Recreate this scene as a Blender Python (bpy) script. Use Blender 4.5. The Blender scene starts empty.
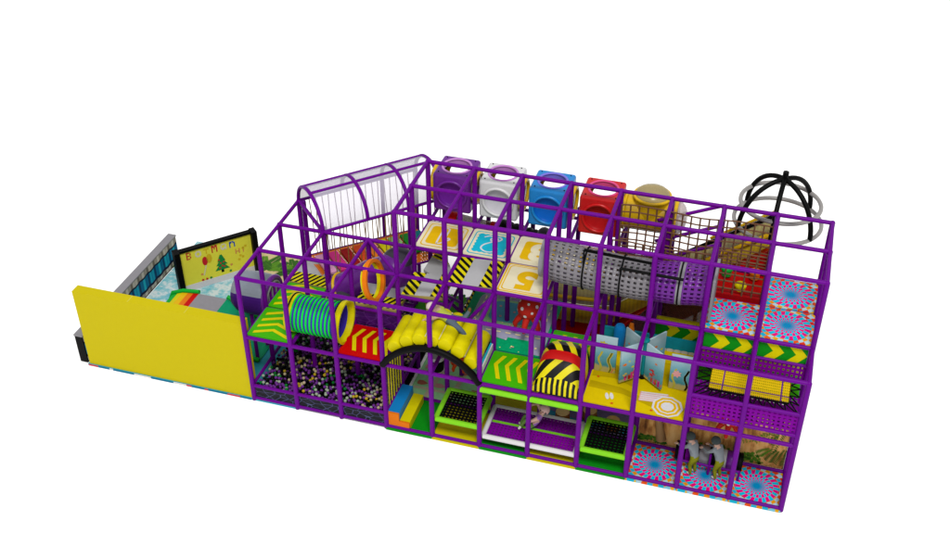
import bpy, math, random
from mathutils import Vector, Matrix
random.seed(7)
R = math.radians
S = bpy.context.scene
COL = S.collection
H1, H2, H3, G = 2.06, 3.83, 5.60, 1.2
LL = 1.75                      # light level on an open, level surface: albedo = colour seen / LL

# ---------------------------------------------------------------- materials
def lin(c):
    c = c / 255.0
    return c / 12.92 if c <= 0.04045 else ((c + 0.055) / 1.055) ** 2.4
def rgb(c, k=None):
    k = LL if k is None else k
    return (lin(c[0]) / k, lin(c[1]) / k, lin(c[2]) / k, 1)
class NT:
    def __init__(s, name):
        s.m = bpy.data.materials.new(name); s.m.use_nodes = True
        s.t = s.m.node_tree; s.t.nodes.clear()
        s.out = s.t.nodes.new('ShaderNodeOutputMaterial')
        s.p = s.n('ShaderNodeBsdfPrincipled'); s.p.inputs['Specular IOR Level'].default_value = .06
        s.l(s.p.outputs[0], s.out.inputs[0])
    def n(s, k, **kw):
        nd = s.t.nodes.new(k)
        for a, b in kw.items(): setattr(nd, a, b)
        return nd
    def l(s, a, b): s.t.links.new(a, b)
    def put(s, inp, v):
        if hasattr(v, 'is_linked'): s.l(v, inp)
        else: inp.default_value = v
    def math(s, op, a, b=0.0, c=0.0):
        nd = s.n('ShaderNodeMath', operation=op)
        s.put(nd.inputs[0], a); s.put(nd.inputs[1], b); s.put(nd.inputs[2], c)
        return nd.outputs[0]
    def mix(s, f, a, b):
        nd = s.n('ShaderNodeMix', data_type='RGBA')
        s.put(nd.inputs[0], f); s.put(nd.inputs[6], a); s.put(nd.inputs[7], b)
        return nd.outputs[2]
    def mix1(s, f, a, b): return s.math('ADD', s.math('MULTIPLY', a, s.math('SUBTRACT', 1, f)), s.math('MULTIPLY', b, f))
    def xyz(s):
        tc = s.n('ShaderNodeTexCoord'); sp = s.n('ShaderNodeSeparateXYZ')
        s.l(tc.outputs['Object'], sp.inputs[0]); return tc.outputs['Object'], sp.outputs
    def ramp(s, f, stops):
        nd = s.n('ShaderNodeValToRGB'); e = nd.color_ramp.elements
        while len(e) < len(stops): e.new(0.5)
        for i, (p, c) in enumerate(stops): e[i].position = p; e[i].color = c
        s.put(nd.inputs[0], f); return nd.outputs[0]
    def noise(s, vec, scale, detail=3, rough=.5):
        nd = s.n('ShaderNodeTexNoise'); s.l(vec, nd.inputs['Vector'])
        nd.inputs['Scale'].default_value = scale; nd.inputs['Detail'].default_value = detail
        nd.inputs['Roughness'].default_value = rough
        return nd.outputs['Fac'], nd.outputs['Color']
    def vmul(s, vec, v):
        nd = s.n('ShaderNodeVectorMath', operation='MULTIPLY'); s.l(vec, nd.inputs[0]); nd.inputs[1].default_value = v
        return nd.outputs[0]
    def bump(s, h, strength=.2, dist=.01):
        nd = s.n('ShaderNodeBump'); nd.inputs['Strength'].default_value = strength
        nd.inputs['Distance'].default_value = dist; s.l(h, nd.inputs['Height']); s.l(nd.outputs[0], s.p.inputs['Normal'])
    def see(s, alpha):
        s.put(s.p.inputs['Alpha'], alpha)
CACHE = {}
def M(name, c, rough=.42, var=.10, bump=.12, scale=9, spec=.06, k=None):
    if name in CACHE: return CACHE[name]
    a = NT(name); vec, _ = a.xyz()
    f, _c = a.noise(vec, scale, 4, .6); base = rgb(c, k)
    lo = tuple(x * (1 - var) for x in base[:3]) + (1,); hi = tuple(min(1, x * (1 + var)) for x in base[:3]) + (1,)
    a.l(a.mix(f, lo, hi), a.p.inputs['Base Color'])
    f2, _ = a.noise(vec, scale * 6, 2)
    a.put(a.p.inputs['Roughness'], a.math('MULTIPLY_ADD', f, .16, rough - .08))
    a.p.inputs['Specular IOR Level'].default_value = spec
    a.bump(f2, bump, .004)
    CACHE[name] = a.m; return a.m

PIPE = M('purple_pipe_foam', (112, 4, 148), .42, .08)
YEL = M('yellow_vinyl', (236, 222, 4), .42)
YELW = M('yellow_wall_vinyl', (220, 203, 6), .5, .03, .05)
GRN = M('green_vinyl', (72, 194, 10), .42)
DGRN = M('dark_green_vinyl', (14, 150, 26), .45)
LIME = M('lime_foam', (140, 228, 40), .45)
RED = M('red_vinyl', (212, 8, 8), .4)
BLK = M('black_vinyl', (9, 9, 10), .5, spec=.06)
BLKW = M('black_webbing', (7, 7, 8), .7, spec=.04)
WHT = M('white_vinyl', (236, 234, 236), .4, .04)
GRY = M('grey_vinyl', (190, 190, 192), .45, .06)
MGRY = M('grey_plastic', (152, 150, 156), .4)
DGRY = M('dark_grey_plastic', (72, 68, 80), .4)
PURP = M('purple_plastic', (112, 30, 150), .3, spec=.25)
PURN = M('purple_mesh', (132, 4, 158), .5, spec=.03)
BLU = M('blue_vinyl', (22, 140, 218), .4)
ORG = M('orange_vinyl', (244, 128, 20), .4)
ROPE = M('brown_rope', (122, 84, 62), .8)
TANROPE = M('tan_rope', (168, 128, 66), .8)
CYN = M('cyan_vinyl', (24, 196, 224), .4)
CREAM = M('cream_vinyl', (248, 238, 202), .42, .05)
GOLD = M('golden_vinyl', (244, 194, 8), .42)
KHAKI = M('khaki_edge', (196, 176, 96), .6)
TEAL = M('teal_vinyl', (16, 160, 112), .42)
BRIGHTGRN = M('bright_green_plastic', (24, 184, 60), .4)
SAND = M('sand_yellow_vinyl', (238, 208, 0), .5, .1)
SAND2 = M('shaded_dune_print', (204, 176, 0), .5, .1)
PINK = M('pink_print', (240, 170, 170), .5)
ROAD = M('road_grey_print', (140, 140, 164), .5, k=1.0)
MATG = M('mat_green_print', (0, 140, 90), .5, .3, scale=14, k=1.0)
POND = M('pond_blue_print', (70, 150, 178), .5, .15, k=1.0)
DASH = M('road_dash_print', (232, 216, 140), .5, k=1.0)
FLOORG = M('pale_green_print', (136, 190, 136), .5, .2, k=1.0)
BEIGE = M('beige_print', (214, 208, 176), .5)
PGREEN = M('peg_board_yellow', (208, 204, 62), .5, .06, k=1.15)
SKIN = M('skin', (232, 190, 170), .5, .05)
SWEAT = M('grey_sweater', (140, 148, 154), .8, .15)
OLIVE = M('olive_trousers', (138, 140, 26), .8, .3, scale=30)
HAIRG = M('dark_grey_hair', (74, 84, 84), .8, .2)
JEANS = M('grey_blue_trousers', (98, 112, 126), .8, .2)
LIMESH = M('lime_shirt', (196, 206, 84), .8)
LILAC = M('lilac_top', (168, 116, 200), .8)
TAILG = M('green_tail_cloth', (110, 150, 70), .7)
SHOE = M('white_shoe', (236, 226, 222), .5)
SHOEB = M('brown_shoe', (120, 92, 50), .5)
BROWN = M('bark_brown', (128, 78, 40), .8, .3, k=1.0)
STUMP = M('cut_wood', (222, 186, 130), .7, .2, k=1.0)
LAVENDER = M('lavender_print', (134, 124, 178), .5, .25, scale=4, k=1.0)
CHROME = M('grey_painted_steel', (158, 154, 152), .35, .05, spec=.6)
LEAF = M('leaf_green_print', (96, 150, 40), .6, .4, scale=12)
LEAFD = M('deep_leaf_print', (60, 112, 36), .6, .4, scale=12)
MAGENTA = M('magenta_vinyl', (238, 54, 150), .45)
LPINK = M('light_pink_vinyl', (240, 170, 214), .45)
DRED = M('dark_red_vinyl', (168, 10, 16), .45)
ORED = M('orange_red_vinyl', (232, 78, 24), .45)
LGRN = M('light_green_vinyl', (160, 220, 120), .45)
MGRN = M('mid_green_vinyl', (20, 150, 34), .45)
DTEAL = M('dark_teal_vinyl', (6, 134, 140), .45)
LILACP = M('pink_lilac_plastic', (216, 150, 226), .3)
BLUEL = M('blue_lilac_plastic', (140, 130, 240), .3)
PINKP = M('pink_plastic', (240, 90, 150), .3)
YPL = M('yellow_plastic', (236, 190, 16), .32, spec=.25)
BLUP = M('blue_plastic', (24, 140, 220), .3, spec=.25)
REDP = M('red_plastic', (214, 22, 26), .3, spec=.25)
WHP = M('white_plastic', (232, 232, 234), .3, .03, spec=.25)
TUBEG = M('tube_green_ring', (20, 232, 72), .45)
TUBEB = M('tube_blue_cloth', (70, 52, 190), .6)

def seethrough(name, c, alpha, rough=.3, stripes=None, spec=.3):
    a = NT(name); vec, o = a.xyz(); base = rgb(c)
    f, _ = a.noise(vec, 6); a.l(a.mix(f, tuple(x * .9 for x in base[:3]) + (1,), base), a.p.inputs['Base Color'])
    a.p.inputs['Roughness'].default_value = rough; a.p.inputs['Specular IOR Level'].default_value = spec
    if stripes:
        w = a.math('MULTIPLY_ADD', a.math('SINE', a.math('MULTIPLY', o[0], stripes)), .5, .5); a.see(alpha)
        a.l(a.mix(w, tuple(x * .78 for x in base[:3]) + (1,), base), a.p.inputs['Base Color'])
    else: a.see(alpha)
    return a.m
COVER = seethrough('clear_cover', (226, 220, 238), .6, .15, spec=.6)
SMOKE = seethrough('brown_tinted_sheet', (112, 58, 50), .78, .2, spec=.5)
SMOKE2 = seethrough('smoky_clear_dome', (196, 184, 140), .62, .25, spec=.3)
YMESH = seethrough('yellow_mesh_wall', (236, 204, 20), .96, .7, stripes=60)
KMESH = seethrough('khaki_mesh_wall', (206, 190, 96), .82, .7, stripes=60)
STRNET = seethrough('faint_net', (214, 200, 160), .35, .7, stripes=50)

def spin_material():
    a = NT('spiral_burst_print'); vec, o = a.xyz()
    x, y = a.math('MULTIPLY', o[0], 1.0), a.math('MULTIPLY', o[1], 1.0)
    r = a.math('SQRT', a.math('ADD', a.math('MULTIPLY', x, x), a.math('MULTIPLY', y, y)))
    an = a.math('DIVIDE', a.math('ARCTAN2', y, x), 2 * math.pi)
    lr = a.math('LOGARITHM', a.math('MAXIMUM', r, .02), 1.38)
    lr2 = a.math('LOGARITHM', a.math('MAXIMUM', r, .02), 1.17)
    ring = a.math('FLOOR', a.mix1(a.math('GREATER_THAN', r, .50), lr, lr2))
    sec = a.math('FLOOR', a.math('ADD', a.math('MULTIPLY', an, 32), a.math('MULTIPLY', lr, .35)))
    par = a.math('MODULO', a.math('ABSOLUTE', a.math('ADD', sec, ring)), 2)
    par = a.math('GREATER_THAN', par, .5)
    inner = a.mix(par, rgb((0, 196, 228), 1.6), rgb((240, 0, 132), 1.6))
    cv = a.n('ShaderNodeCombineXYZ'); a.l(sec, cv.inputs[0]); a.l(ring, cv.inputs[1])
    wn = a.n('ShaderNodeTexWhiteNoise', noise_dimensions='2D'); a.l(cv.outputs[0], wn.inputs[0])
    hot = a.ramp(wn.outputs[0], [(0, rgb((226, 40, 30))), (.55, rgb((240, 96, 20))), (1, rgb((244, 180, 10)))])
    cool = a.mix(a.math('GREATER_THAN', wn.outputs[0], .45), rgb((190, 222, 234)), rgb((30, 186, 220)))
    outer = a.mix(par, cool, hot)
    corner = a.math('GREATER_THAN', r, .72)
    outer = a.mix(a.math('MULTIPLY', corner, .55), outer, a.mix(par, rgb((30, 196, 226)), rgb((250, 214, 20))))
    c = a.mix(a.math('GREATER_THAN', r, .50), inner, outer)
    ce = a.n('ShaderNodeMapRange', interpolation_type='SMOOTHSTEP'); a.l(r, ce.inputs[0])
    ce.inputs[1].default_value = .06; ce.inputs[2].default_value = .29; ce.inputs[3].default_value = 1; ce.inputs[4].default_value = 0
    c = a.mix(ce.outputs[0], c, rgb((0, 142, 198)))
    a.l(c, a.p.inputs['Base Color']); a.p.inputs['Roughness'].default_value = .42
    return a.m
SPIN = spin_material()

def ocean_material():
    a = NT('underwater_print'); vec, o = a.xyz()
    f, _ = a.noise(vec, 3, 4); z = a.math('ADD', o[2], a.math('MULTIPLY_ADD', f, .5, -.25))
    c = a.ramp(z, [(0, rgb((206, 190, 110))), (.12, rgb((190, 180, 120))), (.2, rgb((70, 150, 160))), (.55, rgb((120, 184, 200))), (.95, rgb((184, 214, 224)))])
    f2, _ = a.noise(a.vmul(vec, (9, 9, 5)), 1, 2)
    low = a.math('LESS_THAN', z, .34)
    spot = a.math('MULTIPLY', a.math('GREATER_THAN', f2, .62), low)
    f3, cc = a.noise(vec, 4)
    c = a.mix(spot, c, a.mix(a.math('GREATER_THAN', f3, .5), rgb((220, 76, 110)), rgb((226, 190, 60))))
    a.l(c, a.p.inputs['Base Color']); a.p.inputs['Roughness'].default_value = .4
    return a.m
OCEAN = ocean_material()
def cliff_material():
    a = NT('cliff_print'); vec, o = a.xyz()
    f, _ = a.noise(a.vmul(vec, (1.7, 1, .75)), 1.7, 4, .55)
    f2, _ = a.noise(a.vmul(vec, (6, 1, 1.3)), 1.6, 3)
    w = a.math('ADD', a.math('MULTIPLY', f, .8), a.math('MULTIPLY', f2, .35))
    c = a.ramp(w, [(.40, rgb((92, 56, 28), 1.1)), (.5, rgb((160, 108, 56), 1.1)), (.6, rgb((206, 154, 88), 1.1)), (.74, rgb((226, 184, 120), 1.1))])
    a.l(c, a.p.inputs['Base Color']); a.p.inputs['Roughness'].default_value = .5
    return a.m
CLIFF = cliff_material()
def crystal_material(c0, c1, c2):
    a = NT('facet_print'); vec, o = a.xyz()
    f, nc = a.noise(vec, 2); 
    v = a.n('ShaderNodeTexVoronoi', feature='DISTANCE_TO_EDGE'); a.l(a.vmul(vec, (2.6, 2.6, 4.5)), v.inputs['Vector']); v.inputs['Scale'].default_value = 1.4
    v2 = a.n('ShaderNodeTexVoronoi'); a.l(a.vmul(vec, (4, 4, 6)), v2.inputs['Vector']); v2.inputs['Scale'].default_value = 1.2
    body = a.mix(v2.outputs['Distance'], rgb(c0), rgb(c1))
    c = a.mix(a.math('LESS_THAN', v.outputs['Distance'], .02), body, rgb(c2))
    a.l(c, a.p.inputs['Base Color']); a.p.inputs['Roughness'].default_value = .5; a.p.inputs['Specular IOR Level'].default_value = .1
    return a.m
CRYST = crystal_material((10, 10, 13), (40, 42, 54), (96, 100, 150))
FACET = crystal_material((52, 8, 84), (84, 20, 124), (110, 60, 150))
def beach_material():
    a = NT('beach_print'); vec, o = a.xyz()
    f, _ = a.noise(a.vmul(vec, (1, 1.6, 1)), 1.3, 5, .65); f2, _ = a.noise(vec, 4, 4, .7)
    sea = a.ramp(a.math('MULTIPLY_ADD', f2, .5, a.math('MULTIPLY', f, .5)), [(.38, rgb((60, 186, 206))), (.5, rgb((170, 218, 226))), (.56, rgb((232, 240, 240))), (.64, rgb((130, 208, 220)))])
    sand = a.mix(f2, rgb((206, 184, 118)), rgb((234, 218, 166)))
    edge = a.math('ADD', a.math('MULTIPLY_ADD', o[0], .55, .3), a.math('ADD', a.math('MULTIPLY', o[1], .34), a.math('MULTIPLY', f, .8)))
    c = a.mix(a.math('GREATER_THAN', edge, .95), sea, sand)
    near = a.math('LESS_THAN', a.math('SUBTRACT', o[1], a.math('MULTIPLY', f, .5)), -.9)
    c = a.mix(near, c, a.mix(f, rgb((30, 160, 186)), rgb((70, 196, 214))))
    a.l(c, a.p.inputs['Base Color']); a.p.inputs['Roughness'].default_value = .5
    return a.m
BEACH = beach_material()
def curtain_material():
    a = NT('teal_curtain_print'); vec, o = a.xyz()
    w = a.math('SINE', a.math('MULTIPLY', o[1], 15)); w2 = a.math('SINE', a.math('MULTIPLY_ADD', o[1], 37, 1))
    k = a.math('ADD', a.math('MULTIPLY', w, .3), a.math('MULTIPLY_ADD', w2, .2, .5))
    teal = a.ramp(k, [(.1, rgb((4, 60, 100))), (.5, rgb((0, 128, 176))), (.9, rgb((30, 190, 214)))])
    pale = a.ramp(k, [(.1, rgb((120, 112, 100))), (.9, rgb((220, 214, 202)))])
    z = o[2]; f, _ = a.noise(vec, 3); z = a.math('ADD', z, a.math('MULTIPLY', w, .015))
    c = a.mix(a.math('GREATER_THAN', z, .66), teal, pale)
    band = a.math('MULTIPLY', a.math('GREATER_THAN', z, .60), a.math('LESS_THAN', z, .66))
    c = a.mix(band, c, rgb((10, 34, 60)))
    band = a.math('MULTIPLY', a.math('GREATER_THAN', z, .16), a.math('LESS_THAN', z, .24))
    c = a.mix(band, c, rgb((8, 20, 60)))
    c = a.mix(a.math('LESS_THAN', z, .16), c, pale)
    a.l(c, a.p.inputs['Base Color']); a.p.inputs['Roughness'].default_value = .5
    return a.m
CURTAIN = curtain_material()

# ---------------------------------------------------------------- geometry helpers
ORG_OF = {}
class MB:
    def __init__(s): s.v = []; s.f = []; s.mi = []; s.sm = []
    def add(s, vs, fs, mi=0, smooth=False):
        b = len(s.v); s.v += [Vector(v) for v in vs]
        for f in fs: s.f.append([b + i for i in f]); s.mi.append(mi); s.sm.append(smooth)
        return s
    def box(s, x0, x1, y0, y1, z0, z1, mi=0):
        return s.prism([(x0, y0, z0), (x1, y0, z0), (x1, y1, z0), (x0, y1, z0)], (0, 0, z1 - z0), mi)
    def prism(s, pts, vec, mi=0, mi_top=None, mi_side=None):
        p = [Vector(q) for q in pts]; n = len(p); vec = Vector(vec)
        vs = p + [q + vec for q in p]
        s.add(vs, [list(range(n))[::-1]], mi)
        s.add(vs, [list(range(n, 2 * n))], mi if mi_top is None else mi_top)
        s.add(vs, [[i, (i + 1) % n, n + (i + 1) % n, n + i] for i in range(n)], mi if mi_side is None else mi_side)
        return s
    def poly(s, pts, mi=0): return s.add(pts, [list(range(len(pts)))], mi)
    def tube(s, path, r, n=10, mi=0, closed=False, cap=True, rs=None):
        P = [Vector(p) for p in path]; m = len(P); vs = []
        up = None
        for i, p in enumerate(P):
            if closed: t = P[(i + 1) % m] - P[i - 1]
            else: t = P[min(i + 1, m - 1)] - P[max(i - 1, 0)]
            t.normalize()
            if up is None:
                up = Vector((0, 0, 1)) if abs(t.z) < .9 else Vector((1, 0, 0))
            a = (up - t * up.dot(t)).normalized(); b = t.cross(a); up = a
            rr = rs[i] if rs else r
            vs += [p + (a * math.cos(q) + b * math.sin(q)) * rr for q in [2 * math.pi * k / n for k in range(n)]]
        fs = []
        for i in range(m if closed else m - 1):
            j = (i + 1) % m
            fs += [[i * n + k, i * n + (k + 1) % n, j * n + (k + 1) % n, j * n + k] for k in range(n)]
        s.add(vs, fs, mi, True)
        if cap and not closed:
            s.add(vs[:n], [list(range(n))[::-1]], mi); s.add(vs[-n:], [list(range(n))], mi)
        return s
    def ring(s, c, axis, Rr, r, n=32, k=10, mi=0, squash=None):
        c = Vector(c); a = Vector(axis).normalized(); u = a.orthogonal().normalized(); w = a.cross(u)
        return s.tube([c + (u * math.cos(t) + w * math.sin(t)) * Rr for t in [2 * math.pi * i / n for i in range(n)]], r, k, mi, True)
    def shell(s, c, axis, R0, length, n=32, mi=0, thick=.03, R1=None):
        c = Vector(c); a = Vector(axis).normalized(); u = a.orthogonal().normalized(); w = a.cross(u); vs = []
        R1 = R0 if R1 is None else R1
        for (d, rr) in ((0, R0), (length, R1), (length, R1 - thick), (0, R0 - thick)):
            vs += [c + a * d + (u * math.cos(t) + w * math.sin(t)) * rr for t in [2 * math.pi * i / n for i in range(n)]]
        for q in range(4):
            j = (q + 1) % 4
            s.add(vs, [[q * n + k, q * n + (k + 1) % n, j * n + (k + 1) % n, j * n + k] for k in range(n)], mi, q in (0, 2))
        return s
    def ball(s, c, r, mi=0, nu=14, nv=8, sc=(1, 1, 1), v0=-1, v1=1):
        c = Vector(c); vs = []
        for j in range(nv + 1):
            t = math.pi / 2 * (v0 + (v1 - v0) * j / nv)
            for i in range(nu):
                p = 2 * math.pi * i / nu
                vs.append(c + Vector((math.cos(t) * math.cos(p) * r * sc[0], math.cos(t) * math.sin(p) * r * sc[1], math.sin(t) * r * sc[2])))
        fs = [[j * nu + i, j * nu + (i + 1) % nu, (j + 1) * nu + (i + 1) % nu, (j + 1) * nu + i] for j in range(nv) for i in range(nu)]
        return s.add(vs, fs, mi, True)
    def holes(s, P, nu, nv, h=.5, mi=0, smooth=False):
        """sheet P(u,v) 0..1 with a grid of nu x nv openings, each h of its cell"""
        us = [0.0]; vv = [0.0]
        for i in range(nu): us += [(i + (1 - h) / 2) / nu, (i + (1 + h) / 2) / nu]
        for i in range(nv): vv += [(i + (1 - h) / 2) / nv, (i + (1 + h) / 2) / nv]
        us.append(1.0); vv.append(1.0)
        W = len(us); vs = [P(u, v) for v in vv for u in us]; fs = []
        for j in range(len(vv) - 1):
            for i in range(W - 1):
                if i % 2 == 1 and j % 2 == 1: continue
                fs.append([j * W + i, j * W + i + 1, (j + 1) * W + i + 1, (j + 1) * W + i])
        return s.add(vs, fs, mi, smooth)
    def build(s, name, mats, parent=None, loc=None, bevel=0, label=None, solid=0):
        if not isinstance(mats, (list, tuple)): mats = [mats]
        o = Vector(ORG_OF[parent.name]) if parent else Vector(loc or (0, 0, 0))
        me = bpy.data.meshes.new(name); me.from_pydata([v - o for v in s.v], [], s.f)
        for m in mats: me.materials.append(m)
        me.polygons.foreach_set('material_index', s.mi); me.polygons.foreach_set('use_smooth', s.sm)
        me.validate(); me.update()
        ob = bpy.data.objects.new(name, me); COL.objects.link(ob)
        if parent: ob.parent = parent
        else: ob.location = o
        ORG_OF[ob.name] = o
        if label: ob['label'] = label
        if solid:
            d = ob.modifiers.new('thickness', 'SOLIDIFY'); d.thickness = solid; d.offset = 0
        if bevel:
            d = ob.modifiers.new('soft_edge', 'BEVEL'); d.width = bevel; d.segments = 3; d.limit_method = 'ANGLE'; d.harden_normals = False
        return ob
def tag(o, label=None, cat=None, group=None, kind=None):
    if label: o['label'] = label
    if cat: o['category'] = cat
    if group: o['group'] = group
    if kind: o['kind'] = kind
    return o
def thing(name, label, cat, loc=(0, 0, 0), group=None):
    o = bpy.data.objects.new(name, None); COL.objects.link(o); o.location = loc; o.empty_display_size = .1
    ORG_OF[o.name] = Vector(loc); return tag(o, label, cat, group)
def text_mb(txt, size, T, mi=0, depth=.004, mb=None, offset=0.0):
    """lettering as mesh; T maps (x,y,h) of the text plane to the world"""
    cu = bpy.data.curves.new('lettering', 'FONT'); cu.body = txt; cu.size = size; cu.extrude = depth; cu.align_x = 'CENTER'; cu.align_y = 'CENTER'; cu.offset = offset
    ob = bpy.data.objects.new('lettering', cu); COL.objects.link(ob)
    bpy.context.view_layer.update()
    me = bpy.data.meshes.new_from_object(ob.evaluated_get(bpy.context.evaluated_depsgraph_get()))
    mb = mb or MB()
    mb.add([T(v.co.x, v.co.y, v.co.z) for v in me.vertices], [list(p.vertices) for p in me.polygons], mi)
    bpy.data.objects.remove(ob); bpy.data.curves.remove(cu); bpy.data.meshes.remove(me)
    return mb
def arc(c, u, w, r, a0, a1, n):
    c, u, w = Vector(c), Vector(u), Vector(w)
    return [c + (u * math.cos(R(a0 + (a1 - a0) * i / n)) + w * math.sin(R(a0 + (a1 - a0) * i / n))) * r for i in range(n + 1)]

# ---------------------------------------------------------------- ground
g = MB().box(-60, 80, -40, 120, -.2, -.03)
WHITE = NT('white_floor'); wv, _ = WHITE.xyz(); wf, _ = WHITE.noise(wv, .5)
WHITE.l(WHITE.mix(wf, (.955, .955, .955, 1), (.97, .97, .97, 1)), WHITE.p.inputs['Base Color'])
WHITE.p.inputs['Roughness'].default_value = .9; WHITE.p.inputs['Specular IOR Level'].default_value = .1
tag(g.build('ground', WHITE.m), kind='structure')

# ---------------------------------------------------------------- pipe frame
frame = thing('pipe_frame', 'tall purple foam covered pipe frame carrying the whole play structure', 'frame', (6.6, 0, 0))
PR, BR = .062, .05
def post(x, y, z0, z1):
    m = MB().tube([(x, y, z0), (x, y, z1)], PR, 12); m.ball((x, y, z1), PR, 0, 12, 4, v0=0)
    m.build('post', PIPE, frame)
def beam(a, b, r=BR): MB().tube([a, b], r, 10).build('beam', PIPE, frame)
for i in range(12):
    x = i * G
    post(x, 0, 0, H2)
    if i < 3:
        post(x, G, 0, H2)
        if i in (1, 2): post(x, 2 * G, 0, H2)
    elif i == 8: post(x, G, 0, H1); post(x, G, H2, H3); post(x, 2 * G, 0, H3); post(x, 3 * G, 0, H3)
    else:
        for j in (1, 2, 3): post(x, j * G, 0, H3)
post(0, 2 * G, 0, H2); post(0, 3 * G, 0, H2)
for (x, y) in ((.1, 3.5), (1.1, 2.5)): post(x + .06, y + .06, 0, H2)
for i in range(3, 9): post(i * G, 4.85, 0, H2 + (.3 if i < 8 else 0))
X1 = 11 * G
for y in (0, G, 2 * G): beam((0, y, H2), (X1, y, H2))
beam((3 * G, 3 * G, H2), (X1, 3 * G, H2))
for y in (G, 2 * G, 3 * G): beam((3 * G, y, H3), (X1, y, H3))
for i in range(12):
    x = i * G; top = 3 if i in (0,) or i > 2 else 2
    beam((x, 0, H2), (x, top * G, H2))
    if i > 2: beam((x, G, H3), (x, 3 * G, H3))
beam((0, 3 * G, H2), (G, 2 * G, H2)); beam((2 * G, 2 * G, H2), (3 * G, G, H2))
for y in (0, G, 2 * G): beam((0, y, H1 - .03), (X1, y, H1 - .03))
for i in range(12): beam((i * G, 0, H1 - .03), (i * G, (2 if i < 8 else 1) * G, H1 - .03))
beam((0, 0, .06), (X1, 0, .06), .045); beam((0, 0, .47), (3 * G, 0, .47), .045)
for i in (0, 3): beam((i * G, 0, .47), (i * G, 2 * G, .47), .045)
beam((3 * G, G, .06), (X1, G, .06), .045)
for i in (3, 8, 11): beam((i * G, 0, .06), (i * G, G, .06), .045)
for z in (2.93, 2.33): beam((9 * G, 0, z), (X1, 0, z), .045)
for z in (3.32, 2.86): beam((9 * G, G, z), (X1, G, z), .04)
for i in range(3, 9): beam((i * G, 3 * G, H2), (i * G, 4.85, H2), .045)
beam((3 * G, 4.85, H2), (8 * G, 4.85, H2), .045)
for z in (4.85, 4.26, 3.7): beam((9.3, 3.75, z), (10.72, 4.9, z - .02), .045)
beam((2 * G, G, 2.62), (3 * G, G, 2.62), .045); beam((3 * G, G, 3.2), (4 * G, G, 3.2), .045)
for a, b in (((3 * G, G, 2.1), (4 * G, G, 3.15)), ((4 * G, G, 2.1), (5 * G, G, 3.75)), ((4 * G, 2 * G, 2.1), (3 * G, 2 * G, 3.1)), ((4 * G, G, 2.95), (4 * G, 2 * G, 2.95)), ((3.6, 2.4, 2.95), (4.8, 2.4, 2.95)), ((4.8, 2.4, 2.4), (4.8, 1.2, 3.5))): beam(a, b, .045)

# ---------------------------------------------------------------- chevron decks
def chev_rows(mb, x0, x1, y0, y1, z, n, d, w=.1, mi=1):
    """n chevron stripes; d = '<' points to -x, '>' to +x, '^' points to +y"""
    for k in range(n):
        if d in '<>':
            sgn = 1 if d == '<' else -1
            pitch = .27; q = x0 + .12 + pitch * k + (.0 if d == '<' else .3)
            ym = y0 + (y1 - y0) * .58; o = .13 * sgn; o2 = .19 * sgn; ya = y0 + (y1 - y0) * .88; yb = y0 + (y1 - y0) * .14
            L = [(q, ym), (q + o, ya), (q + o + w, ya), (q + w, ym), (q + o2 + w, yb), (q + o2, yb)]
        else:
            pitch = .25; q = y0 + .08 + pitch * k
            xm = (x0 + x1) / 2; hx = (x1 - x0) * .40; o = .19
            L = [(xm, q + o), (xm - hx, q), (xm - hx, q + w), (xm, q + o + w), (xm + hx, q + w), (xm + hx, q)]
        mb.add([(a, b, z + .004) for a, b in L], [[0, 1, 2, 3], [0, 3, 4, 5]], mi)
def chev_deck(label, x0, x1, y0, y1, m, n, d):
    c = ((x0 + x1) / 2, (y0 + y1) / 2, 2.0)
    t = thing('deck_pad', label, 'deck pad', c, 'padded arrow decks')
    MB().box(x0 + .03, x1 - .03, y0 + .03, y1 - .03, 2.02, 2.11).build('pad', m, t, bevel=.02)
    mb = MB(); chev_rows(mb, x0 + .03, x1 - .03, y0 + .03, y1 - .03, 2.11, n, d); mb.build('arrow_stripes', [m, YEL], t)
    return t
chev_deck('bright green deck pad with yellow arrows above the left front corner of the ball pit', 0, G, 0, G, GRN, 4, '^')
chev_deck('bright green arrow deck pad directly behind the front left corner pad', 0, G, G, 2 * G - .05, GRN, 4, '^')
chev_deck('red deck pad with yellow arrows between the striped tunnel and the yellow roller arch', 2 * G, 3 * G, 0, G, RED, 4, '<')
chev_deck('green deck pad with yellow arrows between the roller arch and the hazard hump', 5 * G, 6 * G, 0, G, GRN, 4, '<')
chev_deck('green arrow deck pad behind the hazard striped hump', 6 * G, 7 * G, G, 2 * G, GRN, 4, '<')

# hazard stripes: bands clipped to the strip
def hazard(mb, P, L, W, pitch=.16, slant=.5, mi_y=0, mi_b=1, lift=.0):
    """sheet P(u,v), u along 0..L, v across 0..W, alternating yellow and black slanted bands"""
    k = -int(W * abs(slant) / pitch) - 2; q = k * pitch; i = 0
    while q < L + W * abs(slant):
        a = [(q, 0), (q + pitch, 0), (q + pitch - W * slant, W), (q - W * slant, W)]
        pts = clip(a, 0, L)
        if len(pts) > 2: mb.poly([P(u, v) for u, v in pts], mi_y if i % 2 else mi_b)
        q += pitch; i += 1
def clip(pts, lo, hi):
    for s, lim in ((1, lo), (-1, -hi)):
        out = []
        for i in range(len(pts)):
            a, b = pts[i - 1], pts[i]; da, db = a[0] * s - lim, b[0] * s - lim
            if (da >= 0) != (db >= 0):
                t = da / (da - db); out.append((a[0] + (b[0] - a[0]) * t, a[1] + (b[1] - a[1]) * t))
            if db >= 0: out.append(b)
        pts = out
        if not pts: break
    return pts

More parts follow.
